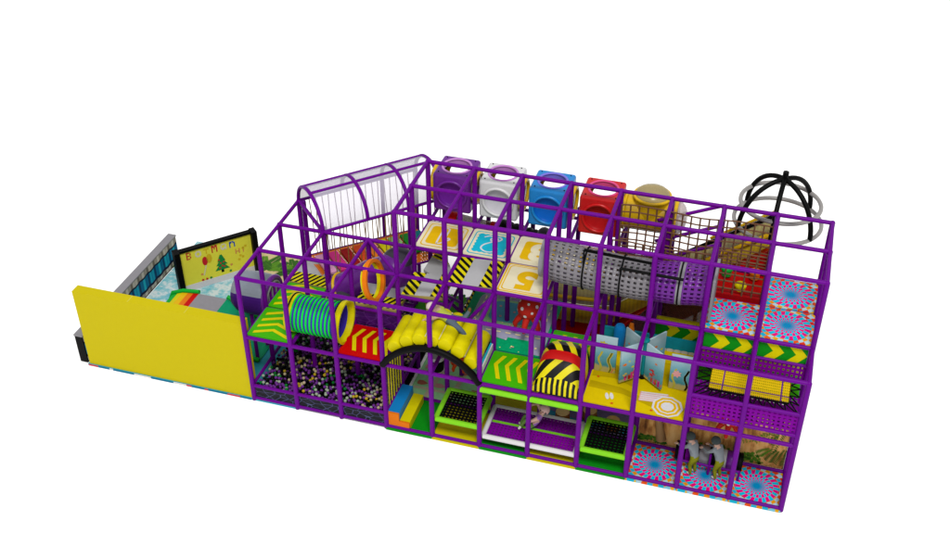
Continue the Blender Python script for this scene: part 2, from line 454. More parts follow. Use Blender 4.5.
def hazard_step(label, x0, x1, y0, y1, z, bands, tilt=0.0):
    """padded grey step with hazard bands; bands = list of sides with a band ('f','b','l','r'), rising by tilt to +x"""
    c = ((x0 + x1) / 2, (y0 + y1) / 2, z - .1)
    t = thing('climbing_step', label, 'climbing step', c, 'grey climbing steps with hazard borders')
    zz = lambda x, y: z + tilt * (x - (x0 + x1) / 2)
    co = [(x0, y0), (x1, y0), (x1, y1), (x0, y1)]
    MB().prism([(x, y, zz(x, y) - .1) for x, y in co], (0, 0, .098), 0, 1).build('pad', [KHAKI, GRY], t)
    bw = .33
    for sd in bands:
        mb = MB()
        if sd == 'f': hazard(mb, lambda u, v: (x0 + u, y0 + v, zz(x0 + u, 0) + .004), x1 - x0, bw + .12, .075, -.57)
        if sd == 'l': hazard(mb, lambda u, v: (x0 + v, y0 + u, zz(x0 + v, 0) + .005), y1 - y0, bw, .11, 1)
        if sd == 'r': hazard(mb, lambda u, v: (x1 - v, y0 + u, zz(x1 - v, 0) + .005), y1 - y0, bw, .11, -1)
        if sd == 's': hazard(mb, lambda u, v: (x0 - v * .7, y0 + u, zz(x0, 0) - v), y1 - y0 - .1, .34, .085, 1)
        mb.build('hazard_border', [YEL, BLK], t)
    return t
hazard_step('grey step with hazard stripes along its front, at the foot of the rope bridge', .02, 1.3, 2.36, 3.45, 2.12, 'f')
hazard_step('lowest grey step of the hazard stair, behind the red deck pad', 2.42, 3.55, 1.25, 2.35, 2.72, 'f')
hazard_step('middle grey step of the hazard stair with stripes on both sides', 3.66, 4.72, 1.25, 2.2, 3.3, 'lr', .12)
hazard_step('topmost grey step of the hazard stair, next to the number five pad', 4.84, 5.93, 1.25, 2.36, 3.86, 'lrs', .06)
t = thing('climbing_wedge', 'grey triangular wedge with hazard striped tip below the number one pad', 'climbing wedge', (4.05, 2.5, 2.9))
zq = 3.25
Q = [(4.02 - .17, 2.36), (3.87, 2.94), (4.42, 2.72), (4.52, 2.5), (4.42, 2.13), (4.02, 2.26)]
MB().prism([(x, y, zq - .08) for x, y in Q[::-1]], (0, 0, .08), 0).build('pad', GRY, t)
mb = MB(); A, B, C_ = Vector((3.87, 2.94, zq + .003)), Vector((4.42, 2.72, zq + .003)), Vector((4.02, 3.25, zq + .05))
for k in range(6):
    f0, f1 = k / 6, (k + 1) / 6; a0, a1, b0, b1 = A.lerp(C_, f0), A.lerp(C_, f1), B.lerp(C_, f0), B.lerp(C_, f1)
    mb.poly([a0, b0, b1, a1] if k < 5 else [a0, b0, C_], k % 2)
mb.build('hazard_border', [YEL, BLK], t)
chev_deck('small green deck pad with yellow arrows under the topmost hazard step', 3 * G, 4 * G, 2.05, 3.05, GRN, 2, '<')
for x0, x1, y, z0, z1, l in ((2.46, 3.54, 1.215, 2.12, 2.58, 'purple faceted pad under the lowest hazard step behind the red deck'), (3.66, 4.74, 2.45, 1.1, 2.0, 'purple faceted pad under the middle hazard step')):
    tag(MB().box(x0, x1, y, y + .05, z0, z1).build('soft_wall', FACET, loc=((x0 + x1) / 2, y, z0), bevel=.01), l, 'wall pad', 'purple wall pads')

# ---------------------------------------------------------------- ball pit
WN = ('left', 'middle', 'right')
for i in range(3):
    x0 = i * G; o = MB().box(x0 + .06, x0 + G - .06, .0, .06, .09, .43).build('padded_panel', CRYST, loc=(x0 + .6 + i * .37, 0, .05), bevel=.015)
    tag(o, 'dark facet patterned pad closing the ball pit front, %s of the three' % ('leftmost', 'centre one', 'rightmost')[i], 'pit panel', 'pit front panels')
tag(MB().prism([(0, .08, -.02), (3.6, .08, -.02), (3.6, 1.26, -.02), (3.6, 3.55, -.02), (4.75, 3.55, -.02), (4.75, 5.3, -.02), (2.2, 5.3, -.02), (1.25, 3.4, -.02), (0, 2.7, -.02)], (0, 0, .05)).build('pit_floor', BLK, loc=(1.8, 1.8, 0)), 'black padded floor under the plastic balls of the pit', 'floor pad')
BC = [('purple', M('ball_purple', (118, 52, 150), .35)), ('black', M('ball_black', (14, 14, 16), .35)), ('white', M('ball_white', (176, 190, 168), .4)), ('green', M('ball_green', (16, 132, 50), .35)), ('yellow', M('ball_yellow', (206, 176, 40), .4)), ('cream', M('ball_cream', (204, 186, 150), .4))]
br = .043
protos = [MB().ball((0, 0, 0), br, 0, 10, 6) for _ in BC]
pts = []
y = .12; row = 0
while y < 5.25:
    x = .1 + (row % 2) * .045
    while x < 4.72:
        ok = (x < 3.55 and y < 2.75) or (x > 1.3 and x < 3.55 and y < 3.5) or (y >= 3.5 and x > 2.25 + max(0, 3.4 - y)) 
        if ok:
            zz = .40 + .05 * math.sin(x * 2.1 + 1) * math.cos(y * 1.7) + random.uniform(-.05, .05)
            pts.append((x + random.uniform(-.02, .02), y + random.uniform(-.02, .02), zz))
        x += .088
    y += .078; row += 1
def ballcol(x, y):
    q = random.random(); s = math.sin(x * 3.3 + 1.2 * math.sin(y * 2.7)) + math.cos(y * 3.1 - x)
    if q < .32: return 0
    if q < .66: return 1
    if s > .2: return 2 if q < .84 else (3 if q < .93 else 0)
    return 5 if q < .84 else (4 if q < .93 else 2)
pts.sort(key=lambda p: p[1])
first = {}; stuff = MB()
for n, p in enumerate(pts):
    k = ballcol(p[0], p[1])
    if n < 290:
        if k not in first:
            o = protos[k].build('pit_ball', BC[k][1]); first[k] = o
        else:
            o = first[k].copy(); COL.objects.link(o)
        o.location = p
        tag(o, 'small %s plastic ball in the front rows of the ball pit' % BC[k][0], 'ball', '%s balls at the pit front' % BC[k][0])
    else: stuff.ball(p, br, k, 8, 5)
tag(stuff.build('pit_balls', [b[1] for b in BC]), 'mass of purple, black, white and green balls filling the pit behind the front rows', 'balls', None, 'stuff')
t = thing('side_net', 'yellow striped net closing the right side of the ball pit', 'net', (3.6, .6, .5))
mb = MB()
for i in range(7): mb.tube([(3.6, .12 + i * .165, .5), (3.6, .12 + i * .165, 2.0)], .017, 6)
mb.build('strap', YEL, t)
mb = MB(); mb.holes(lambda u, v: Vector((3.6, .06 + u * 1.1, .5 + v * 1.5)), 22, 28, .72, 0); mb.build('netting', M('net_grey', (110, 100, 110), .8), t)

# striped tunnel
t = thing('crawl_tunnel', 'green and blue ribbed crawl tunnel with yellow end collars over the ball pit', 'tunnel', (1.7, .6, 2.1))
cz, rr = 2.60, .48
MB().shell((1.02, .6, cz), (1, 0, 0), rr, .16, 40, 0, .05).build('collar', YEL, t)
MB().shell((2.30, .6, cz), (1, 0, 0), rr + .02, .17, 40, 0, .06, rr + .08).build('collar', YEL, t)
mb = MB(); mb.ring((1.1, .6, cz), (1, 0, 0), rr + .004, .02, 40); mb.ring((2.3, .6, cz), (1, 0, 0), rr + .012, .02, 40); mb.build('strap', BLK, t)
MB().shell((1.16, .6, cz), (1, 0, 0), rr - .045, 1.16, 40, 0, .02).build('sleeve', TUBEB, t)
mb = MB()
for i in range(12): mb.ring((1.19 + i * .1, .6, cz), (1, 0, 0), rr - .035, .027, 40, 8)
mb.build('rib', TUBEG, t)

# ---------------------------------------------------------------- roller arch
t = thing('roller_arch', 'humped bridge of fat yellow rollers over a black arched rim', 'arch bridge', (4.8, 0, 2.05))
def archz(x, h=.76): s = (x - 4.8) / 1.2; return 2.08 + h * (1 - s * s) ** .85 if abs(s) < 1 else 2.08
for i in range(7):
    f = (i + .5) / 7; x = 3.72 + f * 2.2
    z = archz(x) + .13
    m = MB().tube([(x, .05, z), (x, .09, z), (x, 1.12, z), (x, 1.16, z)], .2, 20, rs=[.155, .182, .182, .155]); m.build('roller', YEL, t)
rim = [(3.6 + 2.4 * k / 28, 0, archz(3.6 + 2.4 * k / 28) - .02) for k in range(29)]
MB().tube([(p[0], -.03, p[2] - .02) for p in rim], .085, 10).build('rim', BLK, t)
MB().tube([(p[0], 1.2, p[2]) for p in rim], .06, 10).build('rim', BLK, t)
for i in (1, 2, 3, 4, 5):
    x = 3.72 + (i + 1) / 7 * 2.2; z = archz(x) + .16; mb = MB()
    for k in range(10): mb.box(x - .02, x + .02, .1 + k * .105, .1 + (k + 1) * .105, z - .02, z + .06, (k * 7 + i * 3) % 5 % 2 if i % 2 == 0 else 2)
    mb.build('deck_strip', [CYN, WHT, CREAM], t)
MB().box(5.93, 5.97, .06, 1.14, 2.15, 2.35, 0).build('deck_strip', CYN, t); MB().box(5.972, 6.0, .06, 1.14, 2.15, 2.33).build('deck_strip', WHT, t)

# hazard hump
def hump_material():
    a = NT('hazard_hump_print'); vec, o = a.xyz(); x, y = o[0], a.math('ADD', o[1], .57)
    st = lambda e: a.math('GREATER_THAN', a.math('FRACT', e), .54)
    skirt = st(a.math('MULTIPLY', x, 8)); fr = st(a.math('MULTIPLY', a.math('SUBTRACT', x, a.math('MULTIPLY', y, 1.15)), 2.4)); bk = st(a.math('MULTIPLY', a.math('ADD', x, a.math('MULTIPLY', y, .5)), 2.9))
    k = a.math('GREATER_THAN', y, .10); f = a.math('ADD', a.math('MULTIPLY', skirt, a.math('SUBTRACT', 1, k)), a.math('MULTIPLY', fr, k))
    k2 = a.math('GREATER_THAN', y, .55); f = a.math('ADD', a.math('MULTIPLY', f, a.math('SUBTRACT', 1, k2)), a.math('MULTIPLY', bk, k2))
    c = a.mix(f, rgb((8, 8, 9)), rgb((240, 226, 10)))
    band = a.math('MULTIPLY', a.math('GREATER_THAN', y, .42), a.math('LESS_THAN', y, .68)); c = a.mix(band, c, rgb((226, 20, 18)))
    a.l(c, a.p.inputs['Base Color']); a.p.inputs['Roughness'].default_value = .45; a.p.inputs['Specular IOR Level'].default_value = .15
    return a.m
t = thing('crawl_hump', 'black and yellow striped barrel hump with a red band across its middle', 'hump', (7.8, .6, 2.1))
def humpP(a, yv):
    f = yv / 1.15
    h = .27 + .50 * math.sin(min(1, f / .55) * math.pi / 2) - max(0, f - .78) * .5
    ca, sa = math.cos(a), math.sin(a)
    e = .62
    px = math.copysign(abs(ca) ** e, ca); pz = abs(sa) ** (.8)
    return Vector((7.8 - .565 * px, .03 + yv, 2.11 + h * pz))
mb = MB(); NA, NY = 44, 46
for j in range(NY):
    for i in range(NA):
        a0, a1 = math.pi * i / NA, math.pi * (i + 1) / NA; y0, y1 = 1.15 * j / NY, 1.15 * (j + 1) / NY
        mb.add([humpP(a0, y0), humpP(a1, y0), humpP(a1, y1), humpP(a0, y1)], [[0, 1, 2, 3]], 0, True)
o = mb.build('shell', hump_material(), t)
for yv in (0, 1.15):
    mb = MB()
    n = 26
    for i in range(n):
        a0, a1 = math.pi * i / n, math.pi * (i + 1) / n; p, q = humpP(a0, yv), humpP(a1, yv)
        mb.poly([(p.x, p.y, 2.11), (q.x, q.y, 2.11), q, p] if yv == 0 else [p, q, (q.x, q.y, 2.11), (p.x, p.y, 2.11)], 0)
    mb.build('end_panel', o.data.materials[0], t)
for (a, b, w) in ((6.03, 7.17, 'under the green deck pad'), (7.23, 8.37, 'under the hazard striped hump')):
    o = MB().tube([(a, -.02, 1.88), (b, -.02, 1.88)], .075, 12).build('foam_roll', LIME, loc=((a + b) / 2, 0, 1.8))
    tag(o, 'lime green foam roll on the front edge ' + w, 'foam roll', 'lime foam rolls')

# ---------------------------------------------------------------- front ground floor
def floor_mat(name, label, x0, x1, y0, y1, m, z=.03):
    o = MB().box(x0 + .004, x1 - .004, y0, y1, -.025, z).build(name, m, loc=((x0 + x1) / 2, (y0 + y1) / 2, 0), bevel=.008)
    return tag(o, label, 'floor mat', 'floor mats')
floor_mat('floor_mat', 'green floor mat beside the blue and yellow soft steps', 3.6, 4.8, -.07, 1.25, DGRN)
floor_mat('floor_mat', 'yellow floor mat under the left black net tray', 4.8, 6.0, -.07, 1.25, YELW)
floor_mat('floor_mat', 'green floor mat under the left half of the purple trampoline', 6.0, 7.2, -.07, 1.25, DGRN)
floor_mat('floor_mat', 'yellow floor mat under the right half of the purple trampoline', 7.2, 8.4, -.07, 1.25, YELW)
floor_mat('floor_mat', 'green floor mat under the right black net tray', 8.4, 9.6, -.07, 1.25, DGRN)
floor_mat('floor_mat', 'yellow floor mat lying behind the purple trampoline', 5.75, 7.2, 1.26, 2.6, YELW)
t = thing('soft_step', 'soft step block with a blue top tread and a yellow lower tread', 'soft step', (3.9, .6, 0))
MB().prism([(3.64, .0, .03), (3.64, .0, .5), (3.93, .0, .5), (3.93, .0, .26), (4.2, .0, .26), (4.2, .0, .03)][::-1], (0, .05, 0)).build('end_face', ORG, t)
MB().box(3.64, 3.925, .055, 1.1, .03, .5).build('tread', BLU, t, bevel=.012)
MB().box(3.935, 4.2, .055, 1.1, .03, .27).build('tread', YEL, t, bevel=.012)

def net_tray(name, label, x0, x1, z, fm, nm, h=.5, nx=11, ny=11, group=None, fr=.07, strap=False):
    t = thing(name, label, 'net tray' if 'tray' in name else 'trampoline', ((x0 + x1) / 2, .6, 0), group)
    mb = MB(); y0, y1 = .05, 1.15; x0 += .08; x1 -= .06
    for a, b in (((x0, y0, z), (x1, y0, z)), ((x0, y1, z), (x1, y1, z)), ((x0, y0, z), (x0, y1, z)), ((x1, y0, z), (x1, y1, z))):
        MB().tube([a, b], fr, 12).build('frame_roll', fm, t)
    mb = MB(); mb.holes(lambda u, v: Vector((x0 + .06 + u * (x1 - x0 - .12), y0 + .06 + v * (y1 - y0 - .12), z + .02)), nx, ny, h)
    mb.build('net_bed', nm, t, solid=.02)
    if strap: MB().box(x0 + .08, x1 - .08, .56, .62, z + .032, z + .05).build('strap', LIME, t)
    return t
net_tray('net_tray', 'black net bed in a lime green frame beside the soft steps', 4.8, 6.0, .58, LIME, BLKW, .55, 10, 10, group='black net trays')
net_tray('trampoline', 'wide purple net trampoline bed in a white frame with a lime strap', 6.0, 8.4, .33, WHT, PURN, .42, 24, 11, fr=.065, strap=True)
net_tray('net_tray', 'black net bed in a lime green frame left of the spiral floor pads', 8.4, 9.6, .58, LIME, BLKW, .55, 10, 10, group='black net trays')

def spin_pad(label, cx, cy, z, group, h=.08, s=.58, sy=None):
    sy = sy or s
    mb = MB().box(cx - s, cx + s, cy - sy, cy + sy, z - h, z)
    o = mb.build('spiral_pad', SPIN, loc=(cx, cy, z), bevel=.01); return tag(o, label, 'floor pad', group)
for cx, l in ((10.2, 'left of the two children on the roller'), (11.4, 'under the two children on the roller'), (12.6, 'in the front right ground corner')):
    spin_pad('pink and blue spiral burst floor pad ' + l, cx, .58, .035, 'ground spiral pads', .06, .595, .65)
spin_pad('raised spiral burst pad next to the brown rope net and above the green arrow panel', 11.4, 1.8, H2 + .06, 'raised spiral pads')
spin_pad('raised spiral burst pad on the front right corner of the upper deck', 12.6, 1.8, H2 + .06, 'raised spiral pads')
spin_pad('raised spiral burst pad farthest back under the black and grey dome cage', 12.6, 3.0, H2 + .06, 'raised spiral pads')

# cliff mural
t = thing('mural_panel', 'brown cliff mural with painted bushes and ferns behind the roller', 'mural', (11.4, 1.3, 0))
MB().box(9.66, 13.14, 1.28, 1.33, .05, 1.98).build('panel', CLIFF, t)
def blob_leaf(mb, cx, cz, w, h, n, y, mi=0):
    for i in range(n):
        a = random.uniform(0, math.pi); r = random.uniform(.2, 1); px = cx + math.cos(a) * w * r; pz = cz + abs(math.sin(a)) * h * r; s = random.uniform(.035, .07); b = random.uniform(0, 6.3)
        mb.poly([(px + math.cos(b + q) * s * (1 if k % 2 else .5), y - .0012 * (i % 9) , pz + math.sin(b + q) * s * (1 if k % 2 else .5)) for k, q in enumerate([6.283 * j / 8 for j in range(8)])][::-1], mi if random.random() < .6 else mi + 1)
mb = MB()
blob_leaf(mb, 9.85, .12, .5, .16, 60, 1.274); blob_leaf(mb, 12.3, .1, .38, .3, 90, 1.274); blob_leaf(mb, 11.0, .1, .4, .32, 50, 1.274); blob_leaf(mb, 11.6, .1, .4, .35, 40, 1.274)
def frond(mb, x, z, ang, L, y=1.27, mi=0):
    for k in range(12):
        f = k / 11; px = x + math.cos(ang) * L * f; pz = z + math.sin(ang) * L * f - .15 * L * f * f
        for sgn in (-1, 1):
            b = ang + sgn * 1.0; l = .17 * (1 - .6 * f); 
            mb.poly([(px, y - .001 * k, pz), (px + math.cos(b) * l * .5 - math.sin(b) * .014, y - .001 * k, pz + math.sin(b) * l * .5 + math.cos(b) * .014), (px + math.cos(b) * l, y - .001 * k, pz + math.sin(b) * l), (px + math.cos(b) * l * .5 + math.sin(b) * .014, y - .001 * k, pz + math.sin(b) * l * .5 - math.cos(b) * .014)], mi)
for x, z, a, L in ((10.3, 1.45, 3.6, .3), (10.3, 1.45, -.7, .3), (10.3, 1.45, 5.0, .28), (12.9, 1.7, 3.6, .8), (12.95, 1.5, 4.0, .8), (13.0, 1.7, 4.4, .8), (12.95, 1.2, 4.5, .6), (11.4, 1.75, 3.4, .4), (11.4, 1.75, -.2, .3), (12.5, .35, .9, .4), (12.75, .2, 1.2, .5), (13.0, .15, 1.4, .6), (12.9, 1.1, 3.5, .8)): frond(mb, x, z, a, L, mi=random.choice((0, 1)))
mb.build('foliage', [LEAF, LEAFD], t)
mb = MB(); mb.tube([(9.98, 1.268, 1.95), (10.05, 1.268, 1.3), (10.12, 1.268, .8), (10.22, 1.268, .25)], .07, 8, rs=[.06, .07, .09, .13])
mb.tube([(10.25, 1.268, 1.2), (10.5, 1.268, .95), (10.8, 1.268, .75)], .015, 6, 1); mb.build('trunk', [M('trunk_print', (188, 148, 100)), BROWN], t)

# roller the children stand on
t = thing('floor_roller', 'long padded roller in black, purple and grey bands on the spiral floor', 'roller', (11.4, .95, .1))
xs = [10.62, 10.86, 10.98, 11.18, 11.42, 11.66, 11.82, 12.06, 12.2]
cm = [BLK, PURN, DGRY, MGRY, BLK, GRY, PURP, BLK]
for i in range(8):
    MB().tube([(xs[i], .95, .33), (xs[i] + .01, .95, .33), (xs[i + 1] - .01, .95, .33), (xs[i + 1], .95, .33)], .22, 24, rs=[.2, .225, .225, .2]).build('band', cm[i], t)
t = thing('handrail', 'low purple handrail the two children hold in front of the roller', 'handrail', (11.4, .55, 0))
mb = MB()
MB().tube([(10.75, .62, .32), (12.15, .62, .32)], .03, 8).build('rail', PIPE, t)
for x in (10.75, 11.45, 12.15): MB().tube([(x, .62, .04), (x, .62, .72 if x == 11.45 else .34)], .03, 8).build('upright', PIPE, t)

# ---------------------------------------------------------------- people (one skinned surface each)
def person(label, joints, links, loc, paint, extras=()):
    """joints name -> (pos, radius); one continuous skin surface painted by nearest bone"""
    me = bpy.data.meshes.new('person'); names = list(joints); idx = {n: i for i, n in enumerate(names)}
    me.from_pydata([joints[n][0] for n in names], [(idx[a], idx[b]) for a, b in links], [])
    ob = bpy.data.objects.new('person', me); COL.objects.link(ob)
    sk = ob.modifiers.new('skin', 'SKIN'); sk.use_smooth_shade = True
    for i, n in enumerate(names):
        r = joints[n][1]; me.skin_vertices[0].data[i].radius = (r, r); me.skin_vertices[0].data[i].use_root = (n == 'pelvis')
    sb = ob.modifiers.new('sub', 'SUBSURF'); sb.levels = 2; sb.render_levels = 2
    bpy.context.view_layer.update()
    nm = bpy.data.meshes.new_from_object(ob.evaluated_get(bpy.context.evaluated_depsgraph_get()))
    bpy.data.objects.remove(ob); bpy.data.meshes.remove(me); nm.name = 'person'
    mats = []
    seg = []
    for a, b in links:
        m = paint.get((a, b)) or paint.get(b) or SKIN
        if m not in mats: mats.append(m)
        seg.append((Vector(joints[a][0]), Vector(joints[b][0]), mats.index(m)))
    for m in mats: nm.materials.append(m)
    for p in nm.polygons:
        c = p.center; best = (9, 0)
        for a, b, k in seg:
            d = b - a; t_ = max(0, min(1, (c - a).dot(d) / max(d.length_squared, 1e-9))); q = (c - a - d * t_).length
            if q < best[0]: best = (q, k)
        p.material_index = best[1]; p.use_smooth = True
    t = thing('person', label, 'person', loc)
    nm.transform(Matrix.Translation(-Vector(loc)))
    body = bpy.data.objects.new('body', nm); COL.objects.link(body); body.parent = t; ORG_OF[body.name] = Vector(loc)
    return t
def head_parts(t, c, r, face, up, hair, cap=.2):
    """hair shell and eyes, nose bump, mouth and ears set on the head"""
    c, f, u = Vector(c), Vector(face).normalized(), Vector(up).normalized(); f = (f - u * f.dot(u)).normalized(); s = f.cross(u)
    mb = MB(); vs = []; nu, nv = 18, 10
    for j in range(nv + 1):
        th = math.pi * .62 * j / nv
        for i in range(nu):
            p = 2 * math.pi * i / nu; d = u * math.cos(th) + (s * math.sin(p) + f * math.cos(p)) * math.sin(th)
            lim = .42 if math.cos(p) > .3 else .62
            th2 = math.pi * lim * j / nv; d = u * math.cos(th2) + (s * math.sin(p) + f * math.cos(p)) * math.sin(th2)
            vs.append(c + d * r * (1.1 + .03 * random.random()) - f * r * .06)
    mb.add(vs, [[j * nu + i, j * nu + (i + 1) % nu, (j + 1) * nu + (i + 1) % nu, (j + 1) * nu + i] for j in range(nv) for i in range(nu)], 0, True)
    mb.build('hair', hair, t, solid=.012)
    for k in (-1, 1): MB().ball(c + f * r * .9 + s * k * r * .36 + u * r * .02, r * .13, 0, 8, 6).build('eye', BLK, t)
    mb = MB(); mb.ball(c + f * r * 1.0 - u * r * .18, r * .17, 0, 8, 6)
    for k in (-1, 1): mb.ball(c + s * k * r * .98 - u * r * .05, r * .22, 0, 8, 6, (.6, 1, 1.2))
    mb.build('nose_and_ears', SKIN, t)
    mb = MB(); mb.ball(c + f * r * .9 - u * r * .48, r * .2, 0, 8, 6, (1, 1, .4)); mb.build('mouth', M('lip', (190, 90, 90)), t)
def hand(J, Lk, side, w, d, up, sc=1.0):
    """palm and five separate fingers growing from the wrist w along d"""
    w, d, up = Vector(w), Vector(d).normalized(), Vector(up).normalized(); sd = d.cross(up).normalized()
    pm = w + d * .035 * sc; J['palm' + side] = (tuple(pm), .022 * sc); Lk.append(('wrist' + side, 'palm' + side))
    for k, (o, L) in enumerate(((-.022, .050), (-.007, .06), (.008, .056), (.022, .045))):
        a, b = 'fa%d%s' % (k, side), 'fb%d%s' % (k, side)
        p = pm + d * .03 * sc + sd * o * sc; q = p + (d * .55 - up * .6).normalized() * L * sc
        J[a] = (tuple(p), .0085 * sc); J[b] = (tuple(q), .007 * sc); Lk += [('palm' + side, a), (a, b)]
    p = pm - sd * .034 * sc; q = p + (d * .6 - up * .3 - sd * .2).normalized() * .035 * sc
    J['th' + side] = (tuple(p), .009 * sc); J['ti' + side] = (tuple(q), .0075 * sc); Lk += [('palm' + side, 'th' + side), ('th' + side, 'ti' + side)]
LK = [('pelvis', 'spine'), ('spine', 'chest'), ('chest', 'neck'), ('neck', 'head'), ('head', 'crown'),
      ('chest', 'shoulL'), ('shoulL', 'elbowL'), ('elbowL', 'wristL'), ('chest', 'shoulR'), ('shoulR', 'elbowR'), ('elbowR', 'wristR'),
      ('pelvis', 'hipL'), ('hipL', 'kneeL'), ('kneeL', 'ankleL'), ('ankleL', 'toeL'), ('pelvis', 'hipR'), ('hipR', 'kneeR'), ('kneeR', 'ankleR'), ('ankleR', 'toeR')]
RAD = dict(pelvis=.115, spine=.11, chest=.125, neck=.05, head=.088, crown=.07, shoul=.062, elbow=.045, wrist=.032, hip=.085, knee=.062, ankle=.042, toe=.034)
def rad(n): return RAD.get(n[:-1] if n[-1] in 'LR' else n, .05)
def pose(P, sc): return {n: (p, rad(n) * sc) for n, p in P.items()}
def paint_of(top, leg, shoe, sleeve=True):
    d = {'spine': top, 'chest': top, 'shoulL': top, 'shoulR': top, 'hipL': leg, 'hipR': leg, 'kneeL': leg, 'kneeR': leg, 'ankleL': leg, 'ankleR': leg, 'toeL': shoe, 'toeR': shoe}
    if sleeve: d.update({'elbowL': top, 'elbowR': top, 'wristL': top, 'wristR': top})
    return d
def roller_child(label, x, y, z0, sc):
    # stands turned to the left-rear, leaning forward with both hands out on the rail
    def W(lx, ly, lz): # lx = right of the body, ly = forward, lz = up
        fx, fy = -.80, .60
        return (x + (lx * fy + ly * fx) * sc, y + (-lx * fx + ly * fy) * sc, z0 + lz * sc)
    P = dict(pelvis=W(0, -.02, .66), spine=W(0, .04, .82), chest=W(0, .13, .98), neck=W(0, .21, 1.10), head=W(0, .25, 1.20), crown=W(0, .26, 1.29),
             shoulL=W(-.15, .15, 1.02), elbowL=W(-.17, .32, .84), wristL=W(-.12, .52, .80), shoulR=W(.15, .15, 1.02), elbowR=W(.17, .32, .84), wristR=W(.12, .52, .80),
             hipL=W(-.08, -.02, .60), kneeL=W(-.09, .06, .34), ankleL=W(-.09, -.01, .06), toeL=W(-.09, .13, .03), hipR=W(.08, -.02, .60), kneeR=W(.09, .06, .34), ankleR=W(.09, -.01, .06), toeR=W(.09, .13, .03))
    J = pose(P, sc); L = list(LK)
    f = Vector(W(0, 1, 0)) - Vector(W(0, 0, 0))
    hand(J, L, 'L', P['wristL'], f, (0, 0, 1), sc * 1.3); hand(J, L, 'R', P['wristR'], f, (0, 0, 1), sc * 1.3)
    t = person(label, J, L, (x, y, z0), paint_of(SWEAT, OLIVE, SHOE))
    head_parts(t, Vector(P['head']) + Vector((0, 0, .025 * sc)), .115 * sc, f, (f.x * .3, f.y * .3, 1), HAIRG)
roller_child('child in grey jumper and olive trousers at the left end of the roller', 11.1, .52, .05, .86)
roller_child('child in grey jumper and olive trousers at the middle of the roller', 11.68, .54, .05, .86)
# child lying face down on the yellow arch, head to the left rear
sc = .9
P = dict(pelvis=(5.05, .74, 3.16), spine=(4.93, .76, 3.22), chest=(4.80, .78, 3.27), neck=(4.68, .79, 3.31), head=(4.59, .80, 3.36), crown=(4.53, .80, 3.40),
         shoulL=(4.79, .64, 3.29), elbowL=(4.62, .52, 3.22), wristL=(4.50, .60, 3.13), shoulR=(4.80, .92, 3.29), elbowR=(4.62, 1.02, 3.25), wristR=(4.50, .94, 3.16),
         hipL=(5.11, .66, 3.14), kneeL=(5.38, .60, 3.00), ankleL=(5.55, .54, 2.84), toeL=(5.63, .52, 2.80), hipR=(5.11, .82, 3.14), kneeR=(5.32, .98, 3.06), ankleR=(5.42, 1.10, 3.22), toeR=(5.43, 1.12, 3.31))
J = pose(P, 1.1); L = list(LK); hand(J, L, 'L', P['wristL'], (-.8, .3, -.3), (0, 0, 1), 1.1); hand(J, L, 'R', P['wristR'], (-.8, -.3, -.3), (0, 0, 1), 1.1)
t = person('child in lime shirt and grey trousers lying face down on the yellow roller arch', J, L, (5.0, .75, 2.9), paint_of(LIMESH, JEANS, SHOEB, False))
head_parts(t, (4.57, .80, 3.375), .105, (-.6, -.1, -.5), (-.6, .0, .8), M('pale_cap', (232, 214, 206), .6))
# child in a mermaid tail on the purple trampoline
P = dict(pelvis=(7.22, .62, .50), spine=(7.28, .62, .66), chest=(7.35, .62, .82), neck=(7.40, .62, .94), head=(7.44, .61, 1.03), crown=(7.46, .61, 1.10),
         shoulL=(7.33, .48, .85), elbowL=(7.18, .46, .74), wristL=(7.10, .54, .64), shoulR=(7.35, .76, .85), elbowR=(7.22, .84, 1.0), wristR=(7.14, .72, 1.04),
         hipL=(7.16, .56, .47), kneeL=(7.02, .52, .70), ankleL=(6.90, .5, .46), toeL=(6.86, .42, .42), hipR=(7.14, .66, .46), kneeR=(6.98, .66, .72), ankleR=(6.88, .62, .46), toeR=(6.82, .64, .42))
J = pose(P, .92); L = list(LK); hand(J, L, 'L', P['wristL'], (-.7, .3, -.4), (0, 0, 1), 1.1); hand(J, L, 'R', P['wristR'], (-.8, -.4, .1), (0, 0, 1), 1.1)
pd = paint_of(LILAC, TAILG, SHOE, False); pd['hipL'] = pd['hipR'] = M('teal_waist', (20, 120, 110), .7)
t = person('child in lilac top and green leg wrap sitting on the purple trampoline', J, L, (7.2, .6, .36), pd)
head_parts(t, (7.445, .61, 1.05), .11, (-.5, -.8, 0), (.3, 0, 1), M('pink_blond_hair', (236, 196, 190), .7))

# ---------------------------------------------------------------- sand deck with the turning sea panels
t = thing('sand_deck', 'yellow beach print deck with dune shadows, flip flops and a parasol print', 'deck', (9.6, 1.2, 2.05))
MB().box(8.43, 10.77, .03, 2.37, 2.02, 2.11).build('pad', SAND, t, bevel=.015)
mb = MB(); Z = 2.1145
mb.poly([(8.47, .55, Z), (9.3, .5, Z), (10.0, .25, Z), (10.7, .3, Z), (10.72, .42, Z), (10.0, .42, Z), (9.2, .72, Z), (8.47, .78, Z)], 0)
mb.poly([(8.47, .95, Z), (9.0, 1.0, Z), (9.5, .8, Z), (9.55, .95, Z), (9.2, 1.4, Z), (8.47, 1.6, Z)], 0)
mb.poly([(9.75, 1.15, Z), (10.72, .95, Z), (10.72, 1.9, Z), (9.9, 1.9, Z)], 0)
for k in range(5): mb.poly([(9.68 , .42 + k * .065, Z + .002), (10.28, .48 + k * .065, Z + .002), (10.28, .52 + k * .065, Z + .002), (9.68, .46 + k * .065, Z + .002)], 2)
mb.poly([(9.66, .40, Z + .001), (10.3, .46, Z + .001), (10.3, .78, Z + .001), (9.66, .72, Z + .001)], 1)
